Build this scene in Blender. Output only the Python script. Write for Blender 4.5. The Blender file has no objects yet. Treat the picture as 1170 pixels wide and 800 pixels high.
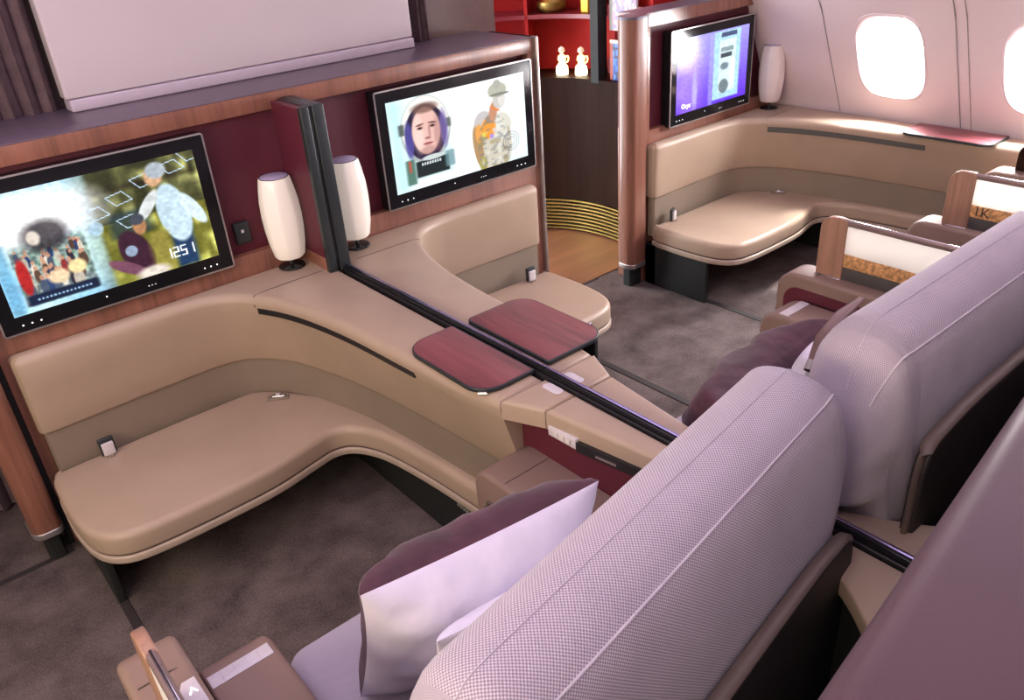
import bpy, bmesh, math, random
import numpy as np
from mathutils import Vector, Matrix
from mathutils.geometry import delaunay_2d_cdt
random.seed(7)
scene = bpy.context.scene
COL = scene.collection
PI = math.pi
XM = 1.107            # centre line of the middle pair of suites
SHIFT = 2.64          # window suite is the left suite moved sideways

# ------------------------------------------------------------------ materials
def newmat(name):
    m = bpy.data.materials.new(name); m.use_nodes = True
    nt = m.node_tree; b = nt.nodes['Principled BSDF']
    return m, nt, b
def coords(nt, kind='Object', scale=(1, 1, 1)):
    tc = nt.nodes.new('ShaderNodeTexCoord'); mp = nt.nodes.new('ShaderNodeMapping')
    mp.inputs['Scale'].default_value = scale
    nt.links.new(tc.outputs[kind], mp.inputs['Vector']); return mp.outputs['Vector']
def noise(nt, vec, scale, detail=3, rough=.5):
    n = nt.nodes.new('ShaderNodeTexNoise'); n.inputs['Scale'].default_value = scale
    n.inputs['Detail'].default_value = detail; n.inputs['Roughness'].default_value = rough
    nt.links.new(vec, n.inputs['Vector']); return n.outputs['Fac']
def ramp(nt, fac, stops):
    r = nt.nodes.new('ShaderNodeValToRGB'); el = r.color_ramp.elements
    el[0].position, el[0].color = stops[0][0], (*stops[0][1], 1)
    el[1].position, el[1].color = stops[-1][0], (*stops[-1][1], 1)
    for p, c in stops[1:-1]:
        e = el.new(p); e.color = (*c, 1)
    nt.links.new(fac, r.inputs['Fac']); return r.outputs['Color']
def bump(nt, b, h, strength, dist=.001):
    n = nt.nodes.new('ShaderNodeBump'); n.inputs['Strength'].default_value = strength
    n.inputs['Distance'].default_value = dist
    nt.links.new(h, n.inputs['Height']); nt.links.new(n.outputs['Normal'], b.inputs['Normal'])
def mul(c, k): return tuple(min(1, x*k) for x in c)
def plain(name, c, rough=.5, metal=0, spec=.5, coat=0, var=.06, vs=30):
    m, nt, b = newmat(name)
    f = noise(nt, coords(nt), vs)
    nt.links.new(ramp(nt, f, [(.3, mul(c, 1-var)), (.7, mul(c, 1+var))]), b.inputs['Base Color'])
    b.inputs['Roughness'].default_value = rough; b.inputs['Metallic'].default_value = metal
    b.inputs['Specular IOR Level'].default_value = spec; b.inputs['Coat Weight'].default_value = coat
    b.inputs['Coat Roughness'].default_value = .12
    return m
def leather(name, c, rough=.42):
    m, nt, b = newmat(name)
    v = coords(nt)
    f = noise(nt, v, 6, 3)
    nt.links.new(ramp(nt, f, [(.3, mul(c, .95)), (.7, mul(c, 1.05))]), b.inputs['Base Color'])
    vo = nt.nodes.new('ShaderNodeTexVoronoi'); vo.inputs['Scale'].default_value = 420
    nt.links.new(v, vo.inputs['Vector']); bump(nt, b, vo.outputs['Distance'], .12, .0006)
    b.inputs['Roughness'].default_value = rough; b.inputs['Specular IOR Level'].default_value = .45
    return m
def wood(name, c, scale=(60, 60, 3), rough=.32, coat=.2, dark=.62):
    m, nt, b = newmat(name)
    v = coords(nt, 'Object', scale)
    f = noise(nt, v, 1, 6, .6); f2 = noise(nt, coords(nt, 'Object', tuple(s*.22 for s in scale)), 1, 3)
    a = nt.nodes.new('ShaderNodeMath'); a.operation = 'ADD'
    nt.links.new(f, a.inputs[0]); nt.links.new(f2, a.inputs[1])
    h = nt.nodes.new('ShaderNodeMath'); h.operation = 'MULTIPLY'; h.inputs[1].default_value = .5
    nt.links.new(a.outputs[0], h.inputs[0])
    nt.links.new(ramp(nt, h.outputs[0], [(.34, mul(c, dark)), (.5, c), (.66, mul(c, 1.28))]), b.inputs['Base Color'])
    b.inputs['Roughness'].default_value = rough; b.inputs['Coat Weight'].default_value = coat
    b.inputs['Coat Roughness'].default_value = .15
    return m
def weave(name, c1, c2, cell=.0052):
    # basket weave of two threads, in UV metres
    m, nt, b = newmat(name)
    tc = nt.nodes.new('ShaderNodeTexCoord'); sp = nt.nodes.new('ShaderNodeSeparateXYZ')
    nt.links.new(tc.outputs['UV'], sp.inputs[0])
    def M(op, a, bb=None):
        n = nt.nodes.new('ShaderNodeMath'); n.operation = op
        for i, x in enumerate((a, bb)):
            if x is None: continue
            if isinstance(x, (int, float)): n.inputs[i].default_value = x
            else: nt.links.new(x, n.inputs[i])
        return n.outputs[0]
    k = 2*PI/cell
    su = M('SINE', M('MULTIPLY', sp.outputs['X'], k)); sv = M('SINE', M('MULTIPLY', sp.outputs['Y'], k))
    pr = M('MULTIPLY', su, sv); f = M('MULTIPLY_ADD', pr, .5); 
    f.node.inputs[2].default_value = .5
    nz = noise(nt, coords(nt, 'UV'), 9, 2)
    g = M('ADD', M('MULTIPLY', f, .8), M('MULTIPLY', nz, .2))
    nt.links.new(ramp(nt, g, [(.25, c1), (.8, c2)]), b.inputs['Base Color'])
    bump(nt, b, f, .6, .0012)
    b.inputs['Roughness'].default_value = .9; b.inputs['Specular IOR Level'].default_value = .2
    b.inputs['Sheen Weight'].default_value = .25
    return m
def emit(name, c, s):
    m, nt, b = newmat(name)
    b.inputs['Base Color'].default_value = (*c, 1); b.inputs['Emission Color'].default_value = (*c, 1)
    b.inputs['Emission Strength'].default_value = s; b.inputs['Roughness'].default_value = .5
    return m
def carpet(name, c):
    m, nt, b = newmat(name)
    v = coords(nt)
    f = noise(nt, v, 150, 5, .8); f2 = noise(nt, v, 7, 4, .6)
    a = nt.nodes.new('ShaderNodeMath'); a.operation = 'MULTIPLY_ADD'; a.inputs[1].default_value = .55
    nt.links.new(f, a.inputs[0])
    h = nt.nodes.new('ShaderNodeMath'); h.operation = 'MULTIPLY'; h.inputs[1].default_value = .45
    nt.links.new(f2, h.inputs[0]); nt.links.new(h.outputs[0], a.inputs[2])
    nt.links.new(ramp(nt, a.outputs[0], [(.38, mul(c, .5)), (.60, mul(c, 1.5))]), b.inputs['Base Color'])
    bump(nt, b, f, .8, .004)
    b.inputs['Roughness'].default_value = .95; b.inputs['Specular IOR Level'].default_value = .1
    return m
M = {}
M['leather'] = leather('beige_leather', (.41, .305, .225))
M['leather_rim'] = plain('beige_rim', (.42, .33, .26), .35)
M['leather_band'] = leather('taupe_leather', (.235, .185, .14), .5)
M['leather_seat'] = leather('seat_taupe_leather', (.235, .155, .125), .45)
M['leather_edge'] = leather('shell_edge_leather', (.13, .095, .08), .45)
M['shell'] = plain('seat_shell_shaded', (.020, .017, .016), .6)  # near-black colour carries the shade behind the seatbacks
M['leather_dark'] = leather('aubergine_leather', (.088, .050, .060), .38)
M['wood'] = wood('walnut', (.25, .105, .07))
M['wood_table'] = wood('table_veneer', (.20, .052, .062), (60, 4, 60), .36, .0, .42)
M['wood_dark'] = wood('dark_walnut', (.019, .008, .0055), (40, 40, 2), .5, .0)
M['wood_dark'].node_tree.nodes['Principled BSDF'].inputs['Specular IOR Level'].default_value = .05
M['wood_light'] = wood('pale_walnut', (.33, .18, .12), (70, 70, 4), .4, .1)
M['burgundy'] = leather('burgundy_panel', (.105, .014, .028), .5)
M['black'] = plain('black_plastic', (.012, .012, .014), .35)
M['black_matte'] = plain('black_matte', (.010, .011, .011), .75)
M['gloss'] = plain('black_gloss', (.010, .010, .012), .12, 0, .3, .0)
M['graphite'] = plain('graphite_metal', (.030, .037, .040), .35, .2)
M['chrome'] = plain('chrome', (.62, .60, .62), .14, 1)
M['rail_chrome_highlight'] = plain('rail_chrome_highlight', (.42, .38, .62), .16, 1)  # chrome tinted lilac to paint the reflection along the rail
M['rail_metal'] = plain('bronze_rail', (.28, .20, .19), .3, .5)
M['slot_grey'] = plain('slot_daylit', (.085, .085, .078), .6)  # paler slot colour for the window console, daylight put into it
M['bronze'] = plain('bronze_fin', (.17, .105, .095), .3, .3)
M['silver'] = plain('satin_silver', (.55, .52, .50), .3, .8)
M['ledge'] = plain('ledge_laminate', (.135, .10, .135), .35)
M['grey'] = plain('grey_panel_paint', (.56, .49, .52), .35, var=.02, vs=4)
M['grey_lip'] = plain('grey_lip_paint', (.52, .45, .54), .4, var=.02)
M['sidewall'] = plain('side_wall_panel', (.76, .63, .655), .55, var=.015, vs=3)
M['joint'] = plain('panel_joint', (.30, .25, .27), .6)
M['ceiling'] = plain('ceiling_panel', (.60, .56, .60), .6)
M['frontwall'] = plain('front_wall_laminate', (.17, .115, .10), .5)
M['carpet'] = carpet('carpet', (.125, .098, .092))
M['lobby'] = wood('lobby_floor', (.20, .085, .042), (3, 40, 40), .4, .1, .8)
M['track'] = plain('seat_track_cover', (.035, .028, .028), .6)
M['fabric'] = weave('woven_fabric', (.25, .205, .25), (.60, .53, .585))
M['fabric_plain'] = weave('fine_fabric', (.34, .30, .36), (.58, .52, .60), .003)
M['piping'] = plain('seam_piping', (.50, .45, .50), .8)
M['seam'] = plain('dark_seam', (.10, .07, .06), .7)
M['velvet'] = plain('aubergine_velvet', (.060, .015, .032), .85, var=.35, vs=14)
M['velvet'].node_tree.nodes['Principled BSDF'].inputs['Sheen Weight'].default_value = .12
M['linen'] = plain('white_linen', (.64, .60, .73), .8, var=.03)
for _m, _d in ((M['linen'], .010), (M['velvet'], .012)):
    _nt = _m.node_tree; _b = _nt.nodes['Principled BSDF']; _v = coords(_nt, 'Object', (1, 1, 1))
    _w = noise(_nt, _v, 16, 2, .4); bump(_nt, _b, _w, .55, _d)
M['plastic_white'] = plain('white_plastic', (.62, .58, .60), .4)
M['plastic_bright'] = plain('frosted_panel', (.85, .84, .80), .5, var=.02)
M['gold'] = plain('gold_mesh', (.60, .33, .14), .5, .2, var=.55, vs=90)
M['glass_dark'] = plain('smoked_panel', (.075, .07, .068), .2)
M['curtain'] = plain('curtain_cloth', (.115, .072, .082), .9, var=.2)
M['shade'] = None
m, nt, b = newmat('lamp_shade_glass')
b.inputs['Base Color'].default_value = (.82, .76, .68, 1); b.inputs['Roughness'].default_value = .25
b.inputs['Subsurface Weight'].default_value = .0
b.inputs['Emission Color'].default_value = (1, .88, .72, 1); b.inputs['Emission Strength'].default_value = .22
M['shade'] = m
M['shade_off'] = plain('lamp_shade_unlit', (.74, .66, .63), .3, var=.02)
M['lamp_cap'] = plain('lamp_cap', (.50, .45, .62), .4)
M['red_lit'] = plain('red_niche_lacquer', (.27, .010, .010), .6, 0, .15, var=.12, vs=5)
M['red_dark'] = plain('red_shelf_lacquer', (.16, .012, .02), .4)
M['brass'] = plain('brass', (.40, .28, .08), .35, .8)
M['glow'] = emit('lit_glass', (1, .62, .22), 3.5)  # glass glows by itself, standing in for light from below
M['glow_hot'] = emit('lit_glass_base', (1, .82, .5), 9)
M['yellow'] = plain('yellow_card', (.75, .52, .05), .6)
M['paper'] = plain('paper', (.7, .66, .62), .6)
M['led'] = emit('button_light', (.9, .95, 1), 2)
M['print'] = plain('label_print', (.30, .30, .28), .6)
M['letter'] = plain('letter_brown', (.06, .03, .02), .6)
m, nt, b = newmat('frosted_translucent')
b.inputs['Base Color'].default_value = (.88, .86, .82, 1); b.inputs['Roughness'].default_value = .5
tl = nt.nodes.new('ShaderNodeBsdfTranslucent'); tl.inputs[0].default_value = (.9, .88, .84, 1)
mx = nt.nodes.new('ShaderNodeMixShader'); mx.inputs[0].default_value = .5
nt.links.new(b.outputs[0], mx.inputs[1]); nt.links.new(tl.outputs[0], mx.inputs[2]); nt.links.new(mx.outputs[0], nt.nodes['Material Output'].inputs['Surface'])
M['plastic_bright'] = m
def vcol_mat(name, strength, base=0):
    m, nt, b = newmat(name)
    a = nt.nodes.new('ShaderNodeAttribute'); a.attribute_name = 'Col'
    if strength > 0:
        b.inputs['Base Color'].default_value = (.01, .01, .01, 1)
        nt.links.new(a.outputs['Color'], b.inputs['Emission Color']); b.inputs['Emission Strength'].default_value = strength
        b.inputs['Roughness'].default_value = .18
    else:
        nt.links.new(a.outputs['Color'], b.inputs['Base Color']); b.inputs['Roughness'].default_value = .35
    return m
M['screen'] = [vcol_mat('lit_screen', q) for q in (1.15, 1.15, 1.3)]
M['cover'] = vcol_mat('printed_cover', 0)

# ------------------------------------------------------------------ helpers
IDENT = lambda p: (p[0], p[1], p[2])
MIRROR = lambda p: (2*XM-p[0], p[1], p[2])
WINDOWSIDE = lambda p: (p[0]+SHIFT, p[1], p[2])
TF = [IDENT, False]
def use(tf, flip=False): TF[0] = tf; TF[1] = flip

class MB:
    def __init__(s): s.v = []; s.f = []; s.uv = []
    def add(s, vs, fs, uvs=None):
        n = len(s.v); s.v += [tuple(x) for x in vs]
        for i, f in enumerate(fs):
            s.f.append(tuple(n+k for k in f)); s.uv.append(uvs[i] if uvs else None)
        return s
    def build(s, name, mat, parent=None, smooth=40, label=None, fix=True):
        me = bpy.data.meshes.new(name)
        vs = [TF[0](p) for p in s.v]
        fs = [tuple(reversed(f)) for f in s.f] if TF[1] else s.f
        me.from_pydata(vs, [], fs)
        uvl = me.uv_layers.new(name='UVMap')
        for p, fu in zip(me.polygons, s.uv):
            if fu is None: 
                for li in p.loop_indices:
                    co = me.vertices[me.loops[li].vertex_index].co
                    uvl.data[li].uv = (co.x, co.z+co.y)
            else:
                fu = list(reversed(fu)) if TF[1] else fu
                for li, q in zip(p.loop_indices, fu): uvl.data[li].uv = q
        me.materials.append(mat)
        if fix:
            bm = bmesh.new(); bm.from_mesh(me)
            if getattr(s, 'weld', False): bmesh.ops.remove_doubles(bm, verts=bm.verts, dist=1e-6)
            bmesh.ops.recalc_face_normals(bm, faces=bm.faces); bm.to_mesh(me); bm.free()
        if smooth:
            for p in me.polygons: p.use_smooth = True
            me.set_sharp_from_angle(angle=math.radians(smooth))
        o = bpy.data.objects.new(name, me); COL.objects.link(o)
        if parent:
            o.parent = parent; o.matrix_parent_inverse = mat_world(parent).inverted()
        if label: o['label'] = label
        return o
def mat_world(o):
    m = Matrix.Translation(o.location)
    return m
def thing(name, label, cat, loc, group=None):
    o = bpy.data.objects.new(name, None); COL.objects.link(o)
    o.empty_display_size = .05
    o.location = TF[0](loc); o['label'] = label; o['category'] = cat
    if group: o['group'] = group
    return o
def tag(o, label, cat, group=None):
    o['label'] = label; o['category'] = cat
    if group: o['group'] = group
    return o
def structure(o): o['kind'] = 'structure'; return o

def spline(P, n=8, closed=False):
    P = [Vector(p) for p in P]; out = []; N = len(P)
    rng = N if closed else N-1
    for i in range(rng):
        if closed: a, b_, c, d = P[(i-1) % N], P[i], P[(i+1) % N], P[(i+2) % N]
        else: a, b_, c, d = P[max(i-1, 0)], P[i], P[i+1], P[min(i+2, N-1)]
        for k in range(n):
            t = k/n
            out.append(.5*((2*b_)+(-a+c)*t+(2*a-5*b_+4*c-d)*t*t+(-a+3*b_-3*c+d)*t**3))
    if not closed: out.append(P[-1])
    return [tuple(p) for p in out]
def offset(P, d):
    # moves a closed 2-D outline inwards by d (outline may be either way round)
    A = sum(P[i-1][0]*P[i][1]-P[i][0]*P[i-1][1] for i in range(len(P)))
    s = 1 if A > 0 else -1; out = []; N = len(P)
    for i in range(N):
        a, b_, c = Vector(P[i-1][:2]), Vector(P[i][:2]), Vector(P[(i+1) % N][:2])
        e1 = (b_-a); e2 = (c-b_)
        if e1.length < 1e-9 or e2.length < 1e-9: out.append((b_.x, b_.y)); continue
        e1.normalize(); e2.normalize()
        n1 = Vector((-e1.y, e1.x))*s; n2 = Vector((-e2.y, e2.x))*s
        n = n1+n2
        if n.length < 1e-6: n = n1
        n.normalize(); k = d/max(.5, n.dot(n1))
        out.append((b_.x+n.x*k, b_.y+n.y*k))
    return out
def cap_cdt(mb, pts):
    ext = [max(p[a] for p in pts)-min(p[a] for p in pts) for a in range(3)]
    ax = sorted(range(3), key=lambda a: -ext[a])[:2]; ax.sort()
    k = 3-ax[0]-ax[1]; n = len(pts)
    V, E, F, ov, oe, of = delaunay_2d_cdt([Vector((p[ax[0]], p[ax[1]])) for p in pts], [], [list(range(n))], 1, 1e-7)
    A0 = abs(sum(pts[i-1][ax[0]]*pts[i][ax[1]]-pts[i][ax[0]]*pts[i-1][ax[1]] for i in range(n))/2)
    A1 = sum(abs(sum(V[f[i-1]].x*V[f[i]].y-V[f[i]].x*V[f[i-1]].y for i in range(len(f)))/2) for f in F)
    if abs(A0-A1) > .02*A0: print('CAPWARN', n, A0, A1)
    vs = []
    for v, o in zip(V, ov):
        q = [0, 0, 0]; q[ax[0]] = v.x; q[ax[1]] = v.y; q[k] = pts[o[0]][k] if len(o) else pts[0][k]; vs.append(tuple(q))
    # weld to the ring by coincident positions
    mb.add(vs, [tuple(f) for f in F], [[(V[i].x, V[i].y) for i in f] for f in F]); mb.weld = True
def loft(mb, rings, closed=True, caps=(True, True), fan=False):
    vs = []; fs = []; uvs = []
    n = len(rings[0]); R = len(rings)
    per = [0]
    r0 = rings[R//2]
    for i in range(n): per.append(per[-1]+(Vector(r0[(i+1) % n])-Vector(r0[i])).length)
    hh = [0]
    for j in range(1, R): hh.append(hh[-1]+max((Vector(rings[j][i])-Vector(rings[j-1][i])).length for i in range(0, n, max(1, n//6))))
    for r in rings: vs += [tuple(p) for p in r]
    for j in range(R-1):
        for i in range(n if closed else n-1):
            k = (i+1) % n
            fs.append((j*n+i, j*n+k, (j+1)*n+k, (j+1)*n+i))
            uvs.append([(per[i], hh[j]), (per[i+1], hh[j]), (per[i+1], hh[j+1]), (per[i], hh[j+1])])
    if closed:
        for c, j in ((caps[0], 0), (caps[1], R-1)):
            if c:
                pts = [Vector(rings[j][i]) for i in range(n)]
                if n > 24:
                    cap_cdt(mb, pts); continue
                fs.append(tuple(j*n+i for i in range(n)))
                # planar uv by the two largest axes
                ext = [max(p[a] for p in pts)-min(p[a] for p in pts) for a in range(3)]
                ax = sorted(range(3), key=lambda a: -ext[a])[:2]; ax.sort()
                uvs.append([(p[ax[0]], p[ax[1]]) for p in pts])
    mb.add(vs, fs, uvs); return mb
AX = {'z': lambda x, y, h: (x, y, h), 'y': lambda x, z, h: (x, h, z), 'x': lambda y, z, h: (h, y, z)}
def slab(mb, P, h0, h1, r0=0, r1=0, axis='z', seg=4):
    # closed outline P extruded from h0 to h1 with rounded rims
    f = AX[axis]; rings = []
    if r0:
        for k in range(seg+1):
            a = PI/2*k/seg; rings.append((offset(P, r0*(1-math.sin(a))), h0+r0*(1-math.cos(a))))
    else: rings.append((P, h0))
    if r1:
        for k in range(seg+1):
            a = PI/2*k/seg; rings.append((offset(P, r1*(1-math.cos(a))), h1-r1*(1-math.sin(a))))
    else: rings.append((P, h1))
    return loft(mb, [[f(p[0], p[1], h) for p in Q] for Q, h in rings])
def rrect(x0, x1, y0, y1, r=.01, seg=6, rs=None):
    # rs: radii of corners (x0y0, x1y0, x1y1, x0y1)
    rs = rs or (r,)*4; out = []
    for (cx, cy, a0, q) in ((x0, y0, PI, rs[0]), (x1, y0, 1.5*PI, rs[1]), (x1, y1, 0, rs[2]), (x0, y1, .5*PI, rs[3])):
        sx = 1 if cx == x0 else -1; sy = 1 if cy == y0 else -1
        if q <= 1e-6: out.append((cx, cy)); continue
        for k in range(seg+1):
            a = a0+PI/2*k/seg
            out.append((cx+sx*q+q*math.cos(a), cy+sy*q+q*math.sin(a)))
    return out
def rbox(mb, x0, x1, y0, y1, z0, z1, r=.004, seg=3):
    r = min(r, (x1-x0)*.45, (y1-y0)*.45, (z1-z0)*.45)
    return slab(mb, rrect(x0, x1, y0, y1, r, seg), z0, z1, r, r, 'z', seg)
def tube(mb, pts, r, n=10, flat=1):
    pts = [Vector(p) for p in pts]; rings = []
    for i, p in enumerate(pts):
        t = (pts[min(i+1, len(pts)-1)]-pts[max(i-1, 0)]).normalized()
        up = Vector((0, 0, 1)) if abs(t.z) < .9 else Vector((0, 1, 0))
        s = t.cross(up).normalized(); u = s.cross(t)
        rr = r[i] if isinstance(r, (list, tuple)) else r
        rings.append([tuple(p+s*math.cos(2*PI*k/n)*rr+u*math.sin(2*PI*k/n)*rr*flat) for k in range(n)])
    return loft(mb, rings)
def lathe(mb, prof, cx, cy, n=24):
    return loft(mb, [[(cx+r*math.cos(2*PI*k/n), cy+r*math.sin(2*PI*k/n), z) for k in range(n)] for r, z in prof])
def ribbon(mb, path, z0, z1, d0=0, d1=.001):
    # thin upright strip following a plan path, standing proud by d1 to its left-hand normal
    rings = []
    for i, p in enumerate(path):
        a = Vector(path[max(i-1, 0)][:2]); b_ = Vector(path[min(i+1, len(path)-1)][:2])
        t = (b_-a).normalized(); n = Vector((t.y, -t.x))
        q0 = Vector(p[:2])+n*d0; q1 = Vector(p[:2])+n*d1
        rings.append([(q0.x, q0.y, z0), (q1.x, q1.y, z0), (q1.x, q1.y, z1), (q0.x, q0.y, z1)])
    return loft(mb, rings)
def textmesh(s, size, mb, place, depth=.0006):
    cu = bpy.data.curves.new('t', 'FONT'); cu.body = s; cu.size = size; cu.extrude = depth/2; cu.align_x = 'CENTER'; cu.align_y = 'CENTER'
    cu.resolution_u = 3
    o = bpy.data.objects.new('t', cu); COL.objects.link(o)
    me = bpy.data.meshes.new_from_object(o.evaluated_get(bpy.context.evaluated_depsgraph_get()))
    vs = [place(v.co.x, v.co.y, v.co.z) for v in me.vertices]
    mb.add(vs, [tuple(p.vertices) for p in me.polygons])
    bpy.data.objects.remove(o); bpy.data.curves.remove(cu); bpy.data.meshes.remove(me)
def raster(name, pix, place, mat, parent, nx, ny, gam=2.0):
    # mesh grid whose faces carry the picture; pix(u,v arrays)->rgb
    me = bpy.data.meshes.new(name)
    vs = [TF[0](place(i/nx, j/ny)) for j in range(ny+1) for i in range(nx+1)]
    fs = [(j*(nx+1)+i, j*(nx+1)+i+1, (j+1)*(nx+1)+i+1, (j+1)*(nx+1)+i) for j in range(ny) for i in range(nx)]
    me.from_pydata(vs, [], fs)
    U, V = np.meshgrid((np.arange(nx)+.5)/nx, (np.arange(ny)+.5)/ny)
    rgb = np.clip(pix(U, V), 0, 1).reshape(-1, 3)**gam
    att = me.color_attributes.new('Col', 'FLOAT_COLOR', 'CORNER')
    c = np.ones((len(fs)*4, 4), np.float32); c[:, :3] = np.repeat(rgb, 4, 0)
    att.data.foreach_set('color', c.ravel()); me.materials.append(mat)
    o = bpy.data.objects.new(name, me); COL.objects.link(o)
    if parent: o.parent = parent; o.matrix_parent_inverse = mat_world(parent).inverted()
    return o

# ------------------------------------------------------------------ room shell
CEIL = 2.25
def wallx(z):     # sloping side wall
    P = [(-.1, 3.80), (.3, 3.80), (.68, 3.745), (1.17, 3.52), (1.6, 3.22), (2.0, 2.85), (2.26, 2.55)]
    for (a, xa), (b_, xb) in zip(P, P[1:]):
        if z <= b_: return xa+(xb-xa)*(z-a)/(b_-a)
    return P[-1][1]
XL, YB, YF = -1.5, -1.3, 3.95
mb = MB(); rbox(mb, XL-.1, 3.95, YB-.1, YF+.1, -.06, 0, .001); structure(mb.build('floor', M['carpet'], smooth=0))
mb = MB(); rbox(mb, 2.16, 4.0, 2.66, YF+.05, 0, .004, .001); structure(mb.build('floor', M['lobby'], smooth=0))
mb = MB(); rbox(mb, XL-.1, 2.9, YB-.1, YF+.1, CEIL, CEIL+.05, .001); structure(mb.build('ceiling', M['ceiling'], smooth=0))
mb = MB(); rbox(mb, XL-.1, XL, YB, YF, 0, CEIL, .001); structure(mb.build('wall_left', M['ceiling'], smooth=0))
mb = MB(); rbox(mb, XL-.1, 3.95, YB-.1, YB, 0, CEIL, .001); structure(mb.build('wall_back', M['ceiling'], smooth=0))
mb = MB(); rbox(mb, XL, 2.27, 2.86, 2.94, 0, CEIL, .001); structure(mb.build('wall_front', M['frontwall'], smooth=0))
mb = MB(); rbox(mb, 2.2, 4.0, YF, YF+.08, 0, CEIL, .001); structure(mb.build('wall_lobby', M['frontwall'], smooth=0))

WINS = [(1.815, .968), (1.195, .968), (.575, .968), (-.045, .968), (-.665, .968)]   # centre Y, Z
def winout(cy, cz, w, h, n=40):
    out = []
    for k in range(n):
        a = 2*PI*k/n; c, s = math.cos(a), math.sin(a); e = 2/3.4
        out.append((cy+w/2*math.copysign(abs(c)**e, c), cz+h/2*math.copysign(abs(s)**e, s)))
    return out
W_, H_ = .30, .365
pts = []; cons = []
for cy, cz in WINS:
    o_ = winout(cy, cz, W_, H_); n0 = len(pts); pts += o_
    cons += [(n0+i, n0+(i+1) % len(o_)) for i in range(len(o_))]
ys = np.arange(YB-.05, YF+.051, (YF-YB+.1)/30); zs = [-.05, .3, .68, .74, .8, .9, 1.0, 1.1, 1.17, 1.3, 1.45, 1.6, 1.8, 2.0, 2.26]
def inwin(y, z, k=1.0):
    return any((abs(y-cy)/(W_/2*k))**3.4+(abs(z-cz)/(H_/2*k))**3.4 < 1 for cy, cz in WINS)
n0 = len(pts)
for z in zs:
    for y in ys:
        if not inwin(y, z, 1.12) or z in (zs[0], zs[-1]): pts.append((float(y), float(z)))
V2, E2, F2, *_ = delaunay_2d_cdt([Vector(p) for p in pts], cons, [], 0, 1e-6)
fs = []
for f in F2:
    c = sum((V2[i] for i in f), Vector((0, 0)))/len(f)
    if not inwin(c.x, c.y, .999): fs.append(tuple(f))
mb = MB(); mb.add([(wallx(v.y), v.x, v.y) for v in V2], fs); structure(mb.build('wall_right', M['sidewall'], smooth=30, fix=False))
# outer skin keeps daylight out except through the windows
for i, (cy, cz) in enumerate(WINS):
    t = bpy.data.objects.new('window_%d' % (i+1), None); COL.objects.link(t); t.location = (wallx(cz), cy, cz); structure(t)
    mb = MB()
    sets = [(W_+.022, H_+.022, -.001), (W_+.012, H_+.012, -.006), (W_, H_, -.004), (W_-.02, H_-.02, .03), (W_-.035, H_-.035, .075)]
    loft(mb, [[(wallx(z)+d, y, z) for y, z in winout(cy, cz, w, h)] for w, h, d in sets], caps=(False, False))
    mb.build('window_frame', M['sidewall'], t, 50, fix=False)
    m_ = bpy.data.materials.get('window_glass')
    if not m_:
        m_, nt, b = newmat('window_glass'); tr_ = nt.nodes.new('ShaderNodeBsdfTransparent'); tr_.inputs[0].default_value = (.96, .97, .98, 1)
        gl_ = nt.nodes.new('ShaderNodeBsdfGlossy'); gl_.inputs['Roughness'].default_value = .05
        fr_ = nt.nodes.new('ShaderNodeFresnel'); fr_.inputs[0].default_value = 1.2
        mx_ = nt.nodes.new('ShaderNodeMixShader'); nt.links.new(fr_.outputs[0], mx_.inputs[0]); nt.links.new(tr_.outputs[0], mx_.inputs[1]); nt.links.new(gl_.outputs[0], mx_.inputs[2])
        nt.links.new(mx_.outputs[0], nt.nodes['Material Output'].inputs['Surface'])
    mb = MB(); mb.add([(wallx(z)+.07, y, z) for y, z in winout(cy, cz, W_-.033, H_-.033)], [tuple(range(40))])
    mb.build('pane', m_, t, 0, fix=False)
def wallseam(y0, y1, w, name='trim_1'):
    mb = MB(); rings = []
    for z in np.linspace(.68, 2.2, 24):
        y = y0+(y1-y0)*(z-.68)/.6
        rings.append([(wallx(z)-.0025, y-w, z), (wallx(z)-.0025, y+w, z), (wallx(z)+.004, y+w, z), (wallx(z)+.004, y-w, z)])
    loft(mb, rings); structure(mb.build(name, M['joint'], smooth=0))
wallseam(2.09, 2.12, .0018, 'trim_1'); wallseam(1.52, 1.535, .0018, 'trim_2'); wallseam(1.475, 1.49, .0012, 'trim_3')
# seat-track covers and carpet joints in the floor
def strip(x0, x1, y0, y1, name): mb = MB(); rbox(mb, x0, x1, y0, y1, 0, .003, .001); structure(mb.build(name, M['track'], smooth=0))
strip(.135, .160, -1, 2.44, 'trim_4'); strip(2.052, 2.080, -1, 2.44, 'trim_5'); strip(2.785, 2.812, -1, 2.44, 'trim_6')
strip(XL, .1, 2.425, 2.445, 'trim_7'); strip(2.14, 2.64, 2.645, 2.665, 'trim_8')
mb = MB(); rbox(mb, 2.02, 2.05, 1.55, 2.40, 0, .0025, .001); 

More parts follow.
